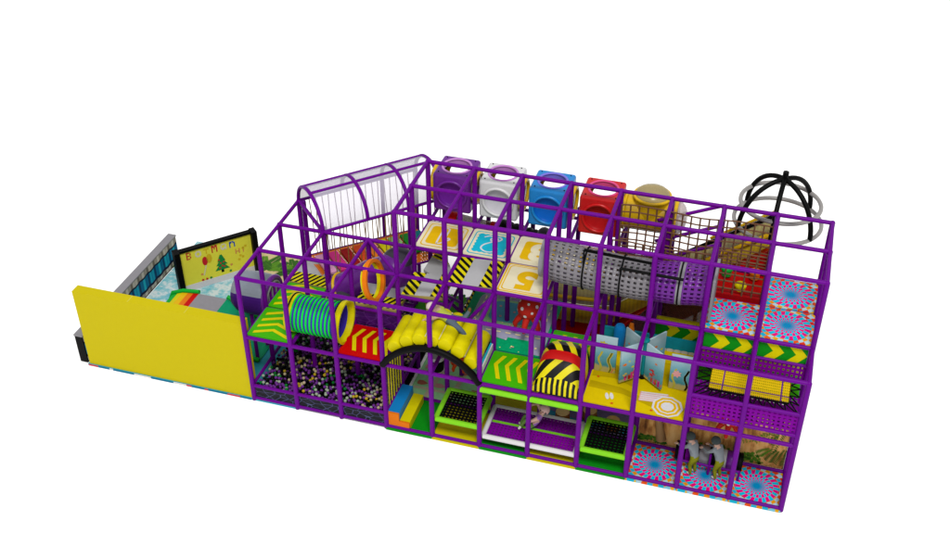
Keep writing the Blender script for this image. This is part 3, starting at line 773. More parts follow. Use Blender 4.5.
def disc(mb, cx, cy, r, z, mi, n=8, ph=0): mb.poly([(cx + r * math.cos(ph + 2 * math.pi * k / n), cy + r * math.sin(ph + 2 * math.pi * k / n), z) for k in range(n)], mi)
for q, (rr_, mi) in enumerate(((.36, 2), (.31, 3), (.25, 2), (.21, 3), (.15, 2), (.11, 2))): disc(mb, 10.33, .36, rr_, Z + .004 + q * .001, mi, 9)
for q in (0, 1):
    cx, cy = 8.95 + q * .1, .33 + q * .03
    mb.poly([(cx + .045 * math.cos(a) - .1 * math.sin(a) * .3, cy + .11 * math.sin(a), Z + .003) for a in [6.283 * k / 12 for k in range(12)]], 2)
for cx, cy in ((8.62, .95), (9.1, .12), (10.0, .14)):
    mb.poly([(cx + (.05 if k % 2 else .02) * math.cos(.628 * k), cy + (.05 if k % 2 else .02) * math.sin(.628 * k), Z + .003) for k in range(10)], 4)
mb.build('print', [SAND2, PINK, WHT, GOLD, ORED], t)
t = thing('turning_door', 'turnstile of four sea print panels round a teal post on the sand deck', 'turning door', (9.6, 1.2, 2.11))
MB().tube([(9.6, 1.2, 2.12), (9.6, 1.2, 3.2)], .05, 12).build('post', DTEAL, t)
MB().ball((9.6, 1.2, 3.24), .1, 0, 14, 6, (1, 1, .5)).build('cap', DTEAL, t)
MB().ball((9.6, 1.2, 2.17), .09, 0, 12, 6).build('foot', BLK, t)
def fish(mb, P, u, v, s, mi):
    mb.poly([P(u + s * .5 * math.cos(a), v + s * .28 * math.sin(a)) for a in [6.283 * k / 10 for k in range(10)]], mi)
    mb.poly([P(u + s * .4, v), P(u + s * .75, v + s * .28), P(u + s * .75, v - s * .28)], mi)
def wing(ang, r0=.07, r1=.64, h=1.0):
    dx, dy = math.cos(R(ang)), math.sin(R(ang)); c = Vector((9.6, 1.2, 2.2)); nx, ny = -dy, dx
    f = lambda r, z, o: c + Vector((dx * r + nx * o, dy * r + ny * o, z))
    a = MB().prism([f(r0, 0, -.02), f(r1, 0, -.02), f(r1, h, -.02), f(r0, h, -.02)], (nx * .04, ny * .04, 0))
    tt = a.build('panel', OCEAN, t)
    for v in tt.data.vertices: v.co.z -= 0
    mb = MB()
    for sd in (-1, 1):
        P = lambda u, v: f(r0 + u * (r1 - r0), v, sd * .0225)
        rn = random.Random(int(ang) + sd)
        for k in range(6): fish(mb, P, rn.uniform(.2, .8), rn.uniform(.12, .7), rn.uniform(.07, .15), rn.choice((0, 1, 2)))
        for k in range(5):
            u0 = rn.uniform(.1, .9); hgt = rn.uniform(.1, .24)
            mb.poly([P(u0 - .04, .02), P(u0 + .04, .02), P(u0 + .06, hgt), P(u0, hgt * .7), P(u0 - .05, hgt)], rn.choice((1, 3)))
    mb.build('sea_print', [ORG, REDP, YEL, MAGENTA], tt)
    return tt
for a in (-38, 52, 142, 222): wing(a)
def sea_board(label, x0, x1, y, z0, z1, seed):
    t = thing('sea_panel', label, 'panel', ((x0 + x1) / 2, y, z0), 'upright sea panels')
    MB().box(x0, x1, y, y + .05, z0, z1).build('board', OCEAN, t, bevel=.008)
    mb = MB(); rn = random.Random(seed)
    for k in range(3):
        x = rn.uniform(x0 + .08, x1 - .08); w = .025
        for j in range(6): 
            za = z0 + j * .1; mb.poly([(x + .04 * math.sin(j * 1.3) - w, y - .003, za), (x + .04 * math.sin(j * 1.3) + w, y - .003, za), (x + .04 * math.sin(j * 1.3 + 1.3) + w, y - .003, za + .1), (x + .04 * math.sin(j * 1.3 + 1.3) - w, y - .003, za + .1)], 0)
    cx, cz = (x0 + x1) / 2 - .08, z1 - .22 if seed == 1 else z0 + .45
    mb.poly([(cx + .09 * math.cos(a) * (1.3 if k % 2 else .8), y - .005, cz + .09 * math.sin(a) * (1.3 if k % 2 else .8)) for k, a in enumerate([-6.283 * k / 14 for k in range(14)])], 0 if seed == 1 else 1)
    mb.build('sea_print', [M('weed_print', (200, 190, 70)), PINK, LEAF], t)
sea_board('narrow upright sea panel with a yellow creature, left of the turnstile', 8.47, 8.97, 1.15, 2.12, 3.15, 1)
sea_board('narrow upright sea panel with seaweed at the right rail of the sand deck', 10.24, 10.72, 1.02, 2.12, 3.1, 2)
t = thing('wave_board', 'low back board with blue water and white surf behind the turnstile', 'back board', (9.6, 2.42, 2.11))
MB().box(8.46, 10.74, 2.36, 2.42, 2.11, 2.50).build('board', M('surf_blue', (20, 164, 190), .45, .3, scale=5), t)
mb = MB()
for k in range(13):
    x = 8.5 + k * .175; mb.poly([(x + .1 * math.cos(a), 2.352, 2.15 + .05 * math.sin(a)) for a in [-6.283 * j / 10 for j in range(10)]], 0)
mb.build('surf_print', WHT, t)
t = thing('soft_pillar', 'round blue soft pillar behind the left sea panel', 'pillar', (8.86, 2.2, 2.11))
MB().tube([(8.86, 2.15, 2.1), (8.86, 2.15, 2.7), (8.86, 2.15, 2.78)], .14, 20, rs=[.14, .14, .1]).build('column', BLU, t)
t = thing('soft_cone', 'orange soft cone behind the turnstile', 'cone', (9.12, 2.2, 2.11))
MB().tube([(9.12, 2.2, 2.1), (9.12, 2.2, 2.85)], .1, 20, rs=[.17, .05]).build('cone', ORG, t)

def arrow_board(label, x0, x1, y, z0, z1):
    t = thing('arrow_board', label, 'arrow board', ((x0 + x1) / 2, y, z0), 'green arrow boards')
    MB().box(x0, x1, y, y + .04, z0, z1).build('board', DGRN, t)
    mb = MB(); zm = (z0 + z1) / 2; hz = (z1 - z0) / 2 - .01
    n = 2
    for k in range(n):
        q = x0 + .14 + k * .5; o = .2; w = .24
        mb.add([(q, y - .004, z1 - .01), (q + w, y - .004, z1 - .01), (q + o + w, y - .004, zm), (q + w, y - .004, z0 + .01), (q, y - .004, z0 + .01), (q + o, y - .004, zm)], [[5, 2, 1, 0], [4, 3, 2, 5]], 0)
    mb.build('arrow', YEL, t)
    return t
arrow_board('green board with yellow arrows under the raised spiral pad beside the net', 10.87, 11.95, 1.24, 3.31, 3.8)
arrow_board('green board with yellow arrows at the right end below the corner spiral pad', 12.05, 13.13, 1.24, 3.31, 3.8)
t = arrow_board('green board with yellow arrows behind the turnstile on the sand deck', 9.66, 10.74, 2.5, 2.42, 2.92)
MB().tube([(9.66, 2.48, 2.97), (10.74, 2.48, 2.97)], .05, 10).build('top_roll', YEL, t)

def perf(label, x0, x1, y, z0, z1, nx, nz, h=.4):
    t = thing('mesh_guard', label, 'guard', ((x0 + x1) / 2, y, z0), 'purple punched guards')
    MB().holes(lambda u, v: Vector((x0 + u * (x1 - x0), y, z0 + v * (z1 - z0))), nx, nz, h).build('panel', PURN, t, solid=.012)
perf('purple punched guard under the left half of the spring bed', 10.86, 11.97, .01, 2.36, 2.9, 10, 5, .5)
perf('purple punched guard under the right half of the spring bed', 12.03, 13.14, .01, 2.36, 2.9, 10, 5, .5)
perf('purple punched strip between the left green arrow board and the spring bed', 10.86, 11.97, 1.22, 2.9, 3.3, 11, 3, .5)
perf('purple punched strip between the right green arrow board and the spring bed', 12.03, 13.14, 1.22, 2.9, 3.3, 11, 3, .5)
t = thing('spring_bed', 'yellow woven jumping bed hung on black springs at the right end', 'trampoline', (12, .65, 2.8))
zb = 2.9; bx0, bx1, by0, by1 = 11.16, 12.9, .34, 1.06
mb = MB(); mb.holes(lambda u, v: Vector((bx0 + u * (bx1 - bx0), by0 + v * (by1 - by0), zb)), 40, 8, .42)
mb.build('bed', M('woven_yellow', (244, 206, 20), .6, .25, scale=24), t, solid=.01)
mb = MB()
for x in (11.45, 12.03, 12.72): mb.box(x - .015, x + .015, by0, by1, zb + .008, zb + .014)
mb.box(bx0, bx1, .52, .54, zb + .009, zb + .015); mb.build('seam', PURP, t)
MB().tube([(bx0, by0, zb), (bx1, by0, zb), (bx1, by1, zb), (bx0, by1, zb)], .022, 8, 0, True).build('edge_rope', BLK, t)
mb = MB()
def zig(a, b, c, d, n):
    a, b, c, d = map(Vector, (a, b, c, d))
    for k in range(n):
        mb.tube([a.lerp(b, (k + .5) / n), c.lerp(d, k / n), ], .016, 6); mb.tube([a.lerp(b, (k + .5) / n), c.lerp(d, (k + 1) / n)], .016, 6)
zig((bx0, by0, zb), (bx1, by0, zb), (10.95, .06, zb), (13.1, .06, zb), 9); zig((bx0, by0, zb), (bx0, by1, zb), (10.86, .06, zb), (10.86, 1.16, zb), 4)
zig((bx1, by0, zb), (bx1, by1, zb), (13.12, .06, zb), (13.12, 1.16, zb), 4); zig((bx0, by1, zb), (bx1, by1, zb), (10.95, 1.17, zb), (13.1, 1.17, zb), 9)
mb.build('spring', BLK, t)
MB().holes(lambda u, v: Vector((10.86 + u * 2.28, .06 + v * 1.1, 2.45)), 24, 11, .42).build('under_net', PURN, t, solid=.01)
tag(MB().box(10.84, 13.16, 2.30, 2.36, 2.1, 3.79).build('soft_wall', M('olive_yellow_vinyl', (210, 190, 40), .5), loc=(12, 2.33, 2.1)), 'yellow padded wall behind the spring bed under the raised spiral pads', 'wall pad')
tag(MB().box(10.84, 13.16, 1.3, 2.29, 2.03, 2.1).build('deck_pad', GRN, loc=(12, 1.8, 2.03)), 'plain green deck pad behind the spring bed', 'deck pad')

# ---------------------------------------------------------------- road play mat, hanging octopuses, things below deck
t = thing('road_mat', 'green town road play mat with a blue pond on the first floor deck', 'play mat', (6.0, 2.4, 2.05))
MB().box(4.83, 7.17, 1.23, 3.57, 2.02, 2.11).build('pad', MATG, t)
def rrect(x0, x1, y0, y1, r, z, n=6):
    P = []
    for cx, cy, a in ((x1 - r, y1 - r, 0), (x0 + r, y1 - r, 90), (x0 + r, y0 + r, 180), (x1 - r, y0 + r, 270)): P += [(cx + r * math.cos(R(a + 90 * k / n)), cy + r * math.sin(R(a + 90 * k / n)), z) for k in range(n + 1)]
    return P
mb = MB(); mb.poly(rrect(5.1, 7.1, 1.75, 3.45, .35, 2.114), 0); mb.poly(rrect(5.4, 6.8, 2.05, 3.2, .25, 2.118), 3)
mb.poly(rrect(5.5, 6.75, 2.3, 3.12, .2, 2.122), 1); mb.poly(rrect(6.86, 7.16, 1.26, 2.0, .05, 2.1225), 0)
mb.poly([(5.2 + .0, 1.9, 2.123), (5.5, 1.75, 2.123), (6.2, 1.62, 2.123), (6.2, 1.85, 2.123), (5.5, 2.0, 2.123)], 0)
for k in range(7):
    x = 5.35 + k * .25; mb.poly([(x, 3.31, 2.126), (x + .13, 3.31, 2.126), (x + .13, 3.34, 2.126), (x, 3.34, 2.126)], 2); mb.poly([(x, 1.88, 2.126), (x + .13, 1.88, 2.126), (x + .13, 1.91, 2.126), (x, 1.91, 2.126)], 2)
for k in range(5):
    y = 2.1 + k * .25
    for x in (5.23, 6.94): mb.poly([(x, y, 2.126), (x + .03, y, 2.126), (x + .03, y + .13, 2.126), (x, y + .13, 2.126)], 2)
rn = random.Random(3)
for k in range(60):
    x, y = rn.uniform(4.86, 7.1), rn.choice((rn.uniform(1.26, 1.7), rn.uniform(2.08, 2.28), rn.uniform(3.46, 3.55)))
    disc(mb, x, y, rn.uniform(.012, .03), 2.128, rn.choice((2, 4, 5, 2)), 6)
for x, y in ((5.7, 2.9), (5.8, 2.5), (6.3, 2.45), (6.1, 2.75)): disc(mb, x, y, .035, 2.127, 4, 7)
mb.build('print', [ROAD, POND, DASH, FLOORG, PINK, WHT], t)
mb = MB(); hazard(mb, lambda u, v: (4.835 + v, 2.4 + u, 2.118), 1.15, .06, .09, 1.0); mb.build('hazard_edge', [YEL, BLK], t)
OCTO = M('octopus_red', (206, 44, 34), .5)
def octopus(label, c, r, m, legs):
    c = Vector(c); t = thing('hanging_octopus', label, 'octopus toy', c, 'hanging octopus toys')
    MB().ball(c, r, 0, 24, 14, (1, 1, .95)).build('head', m, t)
    for k in range(legs):
        a = 6.283 * k / legs + .4; d = Vector((math.cos(a), math.sin(a), 0))
        p = [c + d * r * .6 - Vector((0, 0, r * .7)), c + d * r * .95 - Vector((0, 0, r * 1.05)), c + d * r * 1.15 - Vector((0, 0, r * 1.4)), c + d * r * 1.1 - Vector((0, 0, r * 1.75))]
        MB().tube(p, .05, 10, rs=[r * .3, r * .24, r * .22, r * .15]).build('arm', m, t)
    mb = MB()
    for k in range(26):
        z = 1 - 2 * (k + .5) / 26; ph = k * 2.4; q = math.sqrt(1 - z * z); n = Vector((q * math.cos(ph), q * math.sin(ph), z)); u = n.orthogonal().normalized(); w = n.cross(u)
        mb.poly([c + Vector((n.x, n.y, n.z * .95)) * r * 1.004 + (u * math.cos(b) + w * math.sin(b)) * r * .15 * (1 if k % 2 else .75) + n * .004 for b in [6.283 * j / 10 for j in range(10)]], 0)
    mb.build('dots', WHT, t)
    MB().tube([c + Vector((0, 0, r * .9)), Vector((c.x, c.y, c.z + r + .35))], .012, 6).build('cord', BLK, t)
octopus('red octopus toy with white dots hanging over the road play mat', (6.7, 1.85, 3.05), .3, OCTO, 6)
octopus('red octopus toy with white dots hanging before the cliff mural', (11.75, 1.0, 1.62), .24, OCTO, 6)
octopus('plain orange red octopus toy hanging in the room behind the roller arch', (4.95, 1.8, 1.15), .2, ORED, 5)
t = thing('punch_bag', 'short black punch bag with a white top hanging behind the arch', 'punch bag', (4.35, 1.8, .6))
MB().tube([(4.35, 1.8, .58), (4.35, 1.8, .62), (4.35, 1.8, .95)], .17, 20, rs=[.13, .16, .18]).build('bag', BLK, t)
MB().tube([(4.35, 1.8, .955), (4.35, 1.8, 1.06)], .18, 20).build('top', WHT, t)
MB().tube([(4.35, 1.8, 1.06), (4.35, 1.8, 2.0)], .01, 6).build('cord', BLK, t)
t = thing('farm_mat', 'pale green farm play mat with beige lanes on the ground behind the arch', 'play mat', (4.7, 2.4, 0))
MB().box(3.7, 5.74, 1.27, 3.5, -.02, .03).build('pad', FLOORG, t)
mb = MB()
for x0, y0, x1, y1 in ((4.1, 1.3, 4.22, 3.4), (4.7, 1.3, 4.82, 3.4), (5.3, 1.3, 5.42, 3.4)): mb.poly([(x0, y0, .034), (x1, y0, .034), (x1 + .25, y1, .034), (x0 + .25, y1, .034)], 0)
for y in (1.55, 2.2, 2.9): mb.poly([(3.75, y, .0355), (5.7, y, .0355), (5.7, y + .1, .0355), (3.75, y + .1, .0355)], 0)
for k in range(12):
    x, y = 3.9 + (k % 4) * .48, 1.8 + (k // 4) * .66; mb.poly([(x + .12 * math.cos(a) * (1 if j % 3 else 1.5), y + .09 * math.sin(a), .037) for j, a in enumerate([6.283 * j / 9 for j in range(9)])], 1 + k % 3)
mb.build('print', [BEIGE, M('barn_red_print', (206, 120, 96)), PINK, M('white_cow_print', (226, 220, 214))], t)
t = thing('cave_panel', 'lavender cave print panel with a blue stream behind the purple trampoline', 'mural', (8.4, 2.5, 0))
MB().box(7.24, 9.5, 2.42, 2.47, .03, 1.2).build('panel', LAVENDER, t)
MB().box(7.24, 9.55, 1.28, 2.4, .0, .032).build('floor_print', LAVENDER, t)
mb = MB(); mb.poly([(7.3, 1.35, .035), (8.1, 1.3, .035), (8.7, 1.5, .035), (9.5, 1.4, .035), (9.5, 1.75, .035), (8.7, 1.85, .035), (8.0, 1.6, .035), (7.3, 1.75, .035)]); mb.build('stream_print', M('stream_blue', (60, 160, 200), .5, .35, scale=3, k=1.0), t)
for x, y, l in ((7.72, 1.5, 'behind the white trampoline frame'), (8.36, 1.75, 'in the middle of the cave floor'), (8.98, 1.55, 'nearest the right black net tray')):
    t = thing('log_stump', 'cut log stool ' + l, 'stool', (x, y, .03), 'log stools')
    MB().tube([(x, y, .033), (x, y, .1), (x, y, .28)], .19, 20, rs=[.2, .185, .18]).build('trunk', BROWN, t)
    mb = MB(); disc(mb, x, y, .175, .284, 0, 20); mb.build('cut_face', STUMP, t)

# ---------------------------------------------------------------- number pads
def num_pad(label, txt, x0, y0, base, border, inner, glyph, style, zoff=0):
    z = 3.885; x1, y1 = x0 + G, y0 + G
    t = thing('number_pad', label, 'number pad', ((x0 + x1) / 2, (y0 + y1) / 2, z - .08), 'number floor pads')
    MB().box(x0 + .02, x1 - .02, y0 + .02, y1 - .02, z - .08, z).build('pad', base, t, bevel=.012)
    mb = MB()
    if txt in '45': mb.poly(rrect(x0 + .035, x1 - .035, y0 + .035, y1 - .035, .05, z + .0022), 0); mb.poly(rrect(x0 + .075, x1 - .075, y0 + .075, y1 - .075, .05, z + .0026), 1)
    mb.poly(rrect(x0 + .1, x1 - .1, y0 + .1, y1 - .1, .1, z + .003), 0)
    mb.poly(rrect(x0 + .13, x1 - .13, y0 + .13, y1 - .13, .09, z + .005), 1)
    if style == 'scallop':
        a, b = .22, .98; P = []
        for (ax, ay, bx, by) in ((a, a, b, a), (b, a, b, b), (b, b, a, b), (a, b, a, a)):
            for k in range(40):
                f = k / 40; o = .03 * abs(math.sin(f * 6 * math.pi)); nx, ny = (by - ay) / .76, -(bx - ax) / .76
                P.append((x0 + ax + (bx - ax) * f + nx * o, y0 + ay + (by - ay) * f + ny * o, z + .007))
        mb.poly(P, 2)
    else: mb.poly(rrect(x0 + .2, x1 - .2, y0 + .2, y1 - .2, .1, z + .007), 2)
    mb.build('border_print', [border, base, inner], t)
    cx, cy = (x0 + x1) / 2, (y0 + y1) / 2
    T = lambda u, v, h: Vector((cx - u, cy - v, z + .0095 + h))
    if txt in '12':
        if txt == '1': C = [(-.13, .16), (.02, .32), (.09, .34), (.11, .28), (.11, -.28), (.07, -.35), (.0, -.35), (-.04, -.28), (-.04, .10), (-.12, .06), (-.16, .1)]
        else: C = [(-.20, .14), (-.17, .26), (-.06, .34), (.09, .33), (.20, .22), (.17, .07), (.02, -.08), (-.12, -.20), (-.06, -.28), (.06, -.22), (.0, -.12), (-.14, -.17), (-.20, -.27), (-.13, -.33), (.0, -.30), (.12, -.34), (.24, -.26)]
        C = [Vector((p[0], p[1], 0)) for p in C]; cl = txt == '1'; m = len(C); P = []
        for i in range(m if cl else m - 1):
            p0, p1, p2, p3 = (C[(i + k - 1) % m] if cl else C[min(max(i + k - 1, 0), m - 1)] for k in range(4))
            for k in range(6):
                q = k / 6; P.append(.5 * ((2 * p1) + (p2 - p0) * q + (2 * p0 - 5 * p1 + 4 * p2 - p3) * q * q + (3 * p1 - p0 - 3 * p2 + p3) * q ** 3))
        if not cl: P.append(C[-1])
        mb = MB(); n_ = len(P); vs = []
        for i, p in enumerate(P):
            d = (P[(i + 1) % n_] - P[i - 1]) if cl else (P[min(i + 1, n_ - 1)] - P[max(i - 1, 0)]); d.normalize(); nn = Vector((-d.y, d.x, 0)) * .021
            vs += [T((p + nn).x, (p + nn).y, 0), T((p - nn).x, (p - nn).y, 0)]
        mb.add(vs, [[2 * i, 2 * ((i + 1) % n_), 2 * ((i + 1) % n_) + 1, 2 * i + 1] for i in range(n_ if cl else n_ - 1)]); mb.build('numeral', glyph, t)
    else: text_mb(txt, .95, T, 0, .002, offset=.05).build('numeral', glyph, t)
num_pad('number one floor pad, golden yellow with a white outlined digit', '1', 3.6, 2.4, CREAM, GOLD, GOLD, WHT, 'outline')
num_pad('number two floor pad, sky blue with a scalloped edge', '2', 4.8, 2.4, CREAM, CYN, CYN, WHT, 'scallop')
num_pad('number three floor pad, cream digit on an orange field', '3', 6.0, 2.4, CREAM, CREAM, GOLD, CREAM, 'plain')
num_pad('number five floor pad, yellow digit on cream inside a yellow border', '5', 6.0, 1.2, CREAM, GOLD, CREAM, GOLD, 'plain')
num_pad('number four floor pad half hidden behind the grey punched tube', '4', 7.2, 2.4, CREAM, GOLD, CREAM, GOLD, 'plain')

# ---------------------------------------------------------------- punched crawl tube
t = thing('punched_tube', 'long horizontal crawl tube of grey and purple punched plastic sections', 'crawl tube', (9, 1.8, 4.5))
TGRY = M('tube_grey_plastic', (134, 130, 136), .35, spec=.25)
secs = [(7.06, 8.0, TGRY), (8.0, 8.85, TGRY), (8.85, 9.55, TGRY), (9.55, 10.1, PURP), (10.24, 10.84, PURP)]
def rr_(x): return .455 + .02 * abs(math.sin((x - 7.06) * 3.6))
def tz(x): return 4.62 - .14 * math.sin(max(0, min(1, (x - 7.06) / 3.8)) * math.pi) + (7.1 - x if x < 7.1 else 0) * 0
for x0, x1, m in secs:
    def P(u, v, x0=x0, x1=x1):
        a = 2 * math.pi * v; x = x0 + u * (x1 - x0); return Vector((x, 1.8 + rr_(x) * math.cos(a), tz(x) + rr_(x) * math.sin(a)))
    nu = max(4, round((x1 - x0) / .15)); MB().holes(P, nu, 26, .48, 0, True).build('section', m, t, solid=.02)
MB().shell((10.10, 1.8, tz(10.15)), (1, 0, 0), .485, .14, 36, 0, .03).build('collar', MGRY, t)
MB().shell((6.98, 1.8, tz(7.06) + .02), (1, 0, 0), .475, .1, 36, 0, .04, .465).build('collar', MGRY, t)
MB().box(10.88, 10.94, 1.33, 2.27, 4.0, 5.05).build('end_plate', MGRY, t)
mb = MB()
for x in (8.0, 8.85, 9.55, 10.16):
    mb.ring((x, 1.8, tz(x)), (1, 0, 0), .49, .022, 36, 6)
mb.tube([(8.0, 1.4, 5.28), (9.55, 1.4, 5.22)], .036, 8); mb.tube([(8.85, 1.3, 5.02), (10.25, 1.3, 5.0)], .036, 8)
for x, y, z in ((8.0, 1.4, 5.28), (9.55, 1.4, 5.22), (8.85, 1.3, 5.02), (10.16, 1.3, 5.0)): mb.tube([(x, y, z), (x, 1.42, tz(x) + .3)], .02, 6)
mb.build('hanger', BLK, t)

# ---------------------------------------------------------------- rope nets
def rope_net(label, P, nu, nv, loc):
    t = thing('rope_net', label, 'rope net', loc, 'brown climbing nets')
    mb = MB(); rn = random.Random(nu)
    for i in range(nu + 1): mb.tube([P(i / nu, k / 12) for k in range(13)], .02, 6)
    for j in range(nv + 1): mb.tube([P(k / 20, j / nv) for k in range(21)], .02, 6)
    mb.build('mesh', ROPE, t)
rope_net('brown rope net along the back of the upper corridor behind the punched tube', lambda u, v: Vector((8.45 + u * 3.5, 3.52 + .06 * math.sin(u * 9) , 5.28 - v * 1.35 + .006 * math.sin(u * 20))), 17, 7, (10.2, 3.5, 3.9))
rope_net('lower brown rope net on the near side of the upper corridor', lambda u, v: Vector((8.45 + u * 2.3, 2.47 + .03 * math.sin(u * 9), 4.95 - v * .95 + .006 * math.sin(u * 17))), 13, 5, (9.6, 2.45, 3.9))
rope_net('brown rope net hung in front of the red mushroom step corner', lambda u, v: Vector((10.86 + u * 1.08, 2.46, 5.15 - v * 1.2)), 5, 6, (11.4, 2.45, 3.9))
tag(MB().box(8.43, 10.78, 2.43, 3.57, 3.80, 3.88).build('corridor_deck', M('brown_deck', (120, 84, 60), .6, .2), loc=(9.6, 3, 3.8)), 'brown padded corridor floor under the nets and behind the punched tube', 'deck')
t = thing('red_ramp', 'red padded ramp corner behind the brown rope net', 'ramp', (11.4, 3, 3.85))
MB().prism([(10.82, 2.43, 3.8), (11.97, 2.43, 3.8), (11.97, 2.43, 3.88), (10.82, 2.43, 3.88)], (0, 1.14, 0)).build('pad', RED, t)
for j, (y, h) in enumerate(((2.44, .12), (2.75, .05))): MB().box(10.84, 11.95, y, y + .25, 3.883, 3.883 + h).build('step', DRED if j == 0 else RED, t, bevel=.02)
for (x, y, m, n, l) in ((11.45, 2.72, YEL, 'yellow', 'nearest the spiral pad'), (11.08, 3.3, BRIGHTGRN, 'green', 'at the end of the punched tube'), (11.72, 3.35, ORG, 'orange', 'deepest in the net corner'), (10.25, 3.1, LPINK, 'pink', 'above the purple tube section'), (9.55, 3.15, ORG, 'orange', 'behind the grey tube section'), (8.95, 2.95, BRIGHTGRN, 'green', 'behind the black tube hanger')):
    z = 3.95 if x > 10.8 else 3.88; t = thing('mushroom_step', n + ' round mushroom step ' + l, 'mushroom step', (x, y, z), 'round mushroom steps')
    MB().tube([(x, y, z), (x, y, z + .16)], .115, 18).build('stem', m, t); MB().ball((x, y, z + .16), .14, 0, 18, 6, (1, 1, .6), v0=-.2).build('cap', m, t)

# ---------------------------------------------------------------- cubes and tube at the back
def ring_hole_face(mb, c, u, v, hw, hh, r, n=40, mi=0):
    """flat plate with a round hole"""
    c, u, v = Vector(c), Vector(u), Vector(v); vs = []
    for k in range(n):
        a = 2 * math.pi * k / n; ca, sa = math.cos(a), math.sin(a); s = 1 / max(abs(ca), abs(sa))
        vs += [c + (u * ca + v * sa) * r, c + u * ca * s * hw + v * sa * s * hh]
    mb.add(vs, [[2 * k, 2 * k + 1, (2 * k + 3) % (2 * n), (2 * k + 2) % (2 * n)] for k in range(n)], mi)
def cube(label, x0, m, lip, inner):
    x1 = x0 + .98; y0, y1, z0, z1 = 3.74, 4.72, 4.14, 5.2; cx, cy, cz = (x0 + x1) / 2, (y0 + y1) / 2, (z0 + z1) / 2; hw = .49; hh = .53; r = .36
    t = thing('play_cube', label, 'play cube', (cx, cy, z0), 'plastic play cubes')
    mb = MB()
    ring_hole_face(mb, (cx, cy, z1), (1, 0, 0), (0, 1, 0), hw, hw, r); ring_hole_face(mb, (cx, cy, z0), (0, 1, 0), (1, 0, 0), hw, hw, r)
    ring_hole_face(mb, (cx, y0, cz), (1, 0, 0), (0, 0, 1), hw, hh, r)
    ring_hole_face(mb, (cx, y1, cz), (-1, 0, 0), (0, 0, 1), hw, hh, r)
    ring_hole_face(mb, (x0, cy, cz), (0, -1, 0), (0, 0, 1), hw, hh, r); ring_hole_face(mb, (x1, cy, cz), (0, 1, 0), (0, 0, 1), hw, hh, r)
    b = mb.build('box', m, t)
    w = b.modifiers.new('weld', 'WELD'); w.merge_threshold = .002
    bv = b.modifiers.new('round', 'BEVEL'); bv.width = .07; bv.segments = 4; bv.limit_method = 'ANGLE'; bv.angle_limit = R(50)
    for p in b.data.polygons: p.use_smooth = False
    mb = MB(); mb.ring((cx, cy, z1), (0, 0, 1), r, .03, 40, 10); mb.build('hole_lip', lip, t)
    MB().shell((cx, cy, z1 - .14), (0, 0, 1), r + .005, .14, 40, 0, .012).build('hole_wall', lip, t)
    mb = MB(); mb.ring((cx, y0 - .005, cz - .02), (0, 1, 0), r + .02, .035, 40, 10); mb.build('window_ring', m, t)
    vs = []; n, k_ = 32, 6
    for j in range(k_ + 1):
        a = math.pi / 2 * j / k_; vs += [Vector((cx + (r + .01) * math.cos(a) * math.cos(p), y0 + .012 + .12 * math.sin(a), cz - .02 + (r + .01) * math.cos(a) * math.sin(p))) for p in [6.2832 * i / n for i in range(n)]]
    mb = MB(); mb.add(vs, [[j * n + i, j * n + (i + 1) % n, (j + 1) * n + (i + 1) % n, (j + 1) * n + i] for j in range(k_) for i in range(n)], 0, True)
    mb.build('round_window', inner, t)
    mb = MB(); mb.ring((cx, y1 + .02, cz), (0, 1, 0), r + .06, .06, 36, 8)
    mb.ring((x1 + .06, cy, cz), (1, 0, 0), r + .03, .05, 36, 8)
    if x0 < 4: mb.ring((x0 - .06, cy, cz), (1, 0, 0), r + .06, .06, 36, 8)
    mb.build('flange', YPL, t)
    for a in range(4):
        q = R(45 + 90 * a); MB().ball((cx + .52 * math.cos(q), cy + .52 * math.sin(q), z1), .02, 0, 8, 4).build('bolt', BLK, t)
cube('dark purple plastic play cube with round openings, leftmost of the row at the back', 3.66, PURP, LILACP, M('purple_bubble', (108, 30, 150), .4))
cube('white plastic play cube with round openings between the purple and blue cubes', 4.86, WHP, LILACP, M('white_bubble', (216, 214, 222), .4))
cube('blue plastic play cube with round openings in the row at the back', 6.12, BLUP, BLUEL, M('blue_bubble', (14, 104, 206), .4))
cube('red plastic play cube with round openings beside the yellow tube', 7.38, REDP, PINKP, M('red_bubble', (190, 24, 28), .4))
t = thing('tube_tee', 'yellow plastic tube piece with a smoky clear dome on top, right of the red cube', 'tube', (9.05, 4.3, 4.2))
MB().shell((8.42, 4.3, 4.66), (1, 0, 0), .42, 1.25, 40, 0, .04).build('tube', YPL, t)
MB().shell((9.05, 4.3, 4.7), (0, 0, 1), .42, .48, 40, 0, .04).build('neck', YPL, t)
mb = MB(); mb.ring((9.05, 4.3, 5.18), (0, 0, 1), .43, .04, 40, 10); mb.ring((8.44, 4.3, 4.66), (1, 0, 0), .44, .04, 36, 8); mb.ring((9.66, 4.3, 4.66), (1, 0, 0), .44, .05, 36, 8); mb.build('flange', YPL, t)
MB().ball((9.05, 4.3, 5.18), .42, 0, 30, 8, (1, 1, .55), v0=0).build('dome', SMOKE2, t)
o = MB().ball((9.72, 4.3, 4.66), .4, 0, 20, 12, (.55, 1, 1)).build('end_bubble', seethrough('pale_print_bubble', (226, 206, 206), .7, .2), t)
t = thing('tank_roller', 'red roller with a brown see through middle under the purple and white cubes', 'roller', (4.6, 4.2, 3.3))
MB().tube([(3.9, 4.2, 3.62), (4.15, 4.2, 3.6)], .22, 24).build('end_cap', RED, t); MB().tube([(5.05, 4.2, 3.5), (5.25, 4.2, 3.5)], .22, 24).build('end_cap', RED, t)
MB().tube([(4.152, 4.2, 3.6), (5.048, 4.2, 3.5)], .205, 24).build('barrel', SMOKE, t)
t = thing('tyre_tunnel', 'black ribbed tyre tunnel under the blue cube', 'tyre tunnel', (5.9, 4.2, 3.1))
mb = MB()
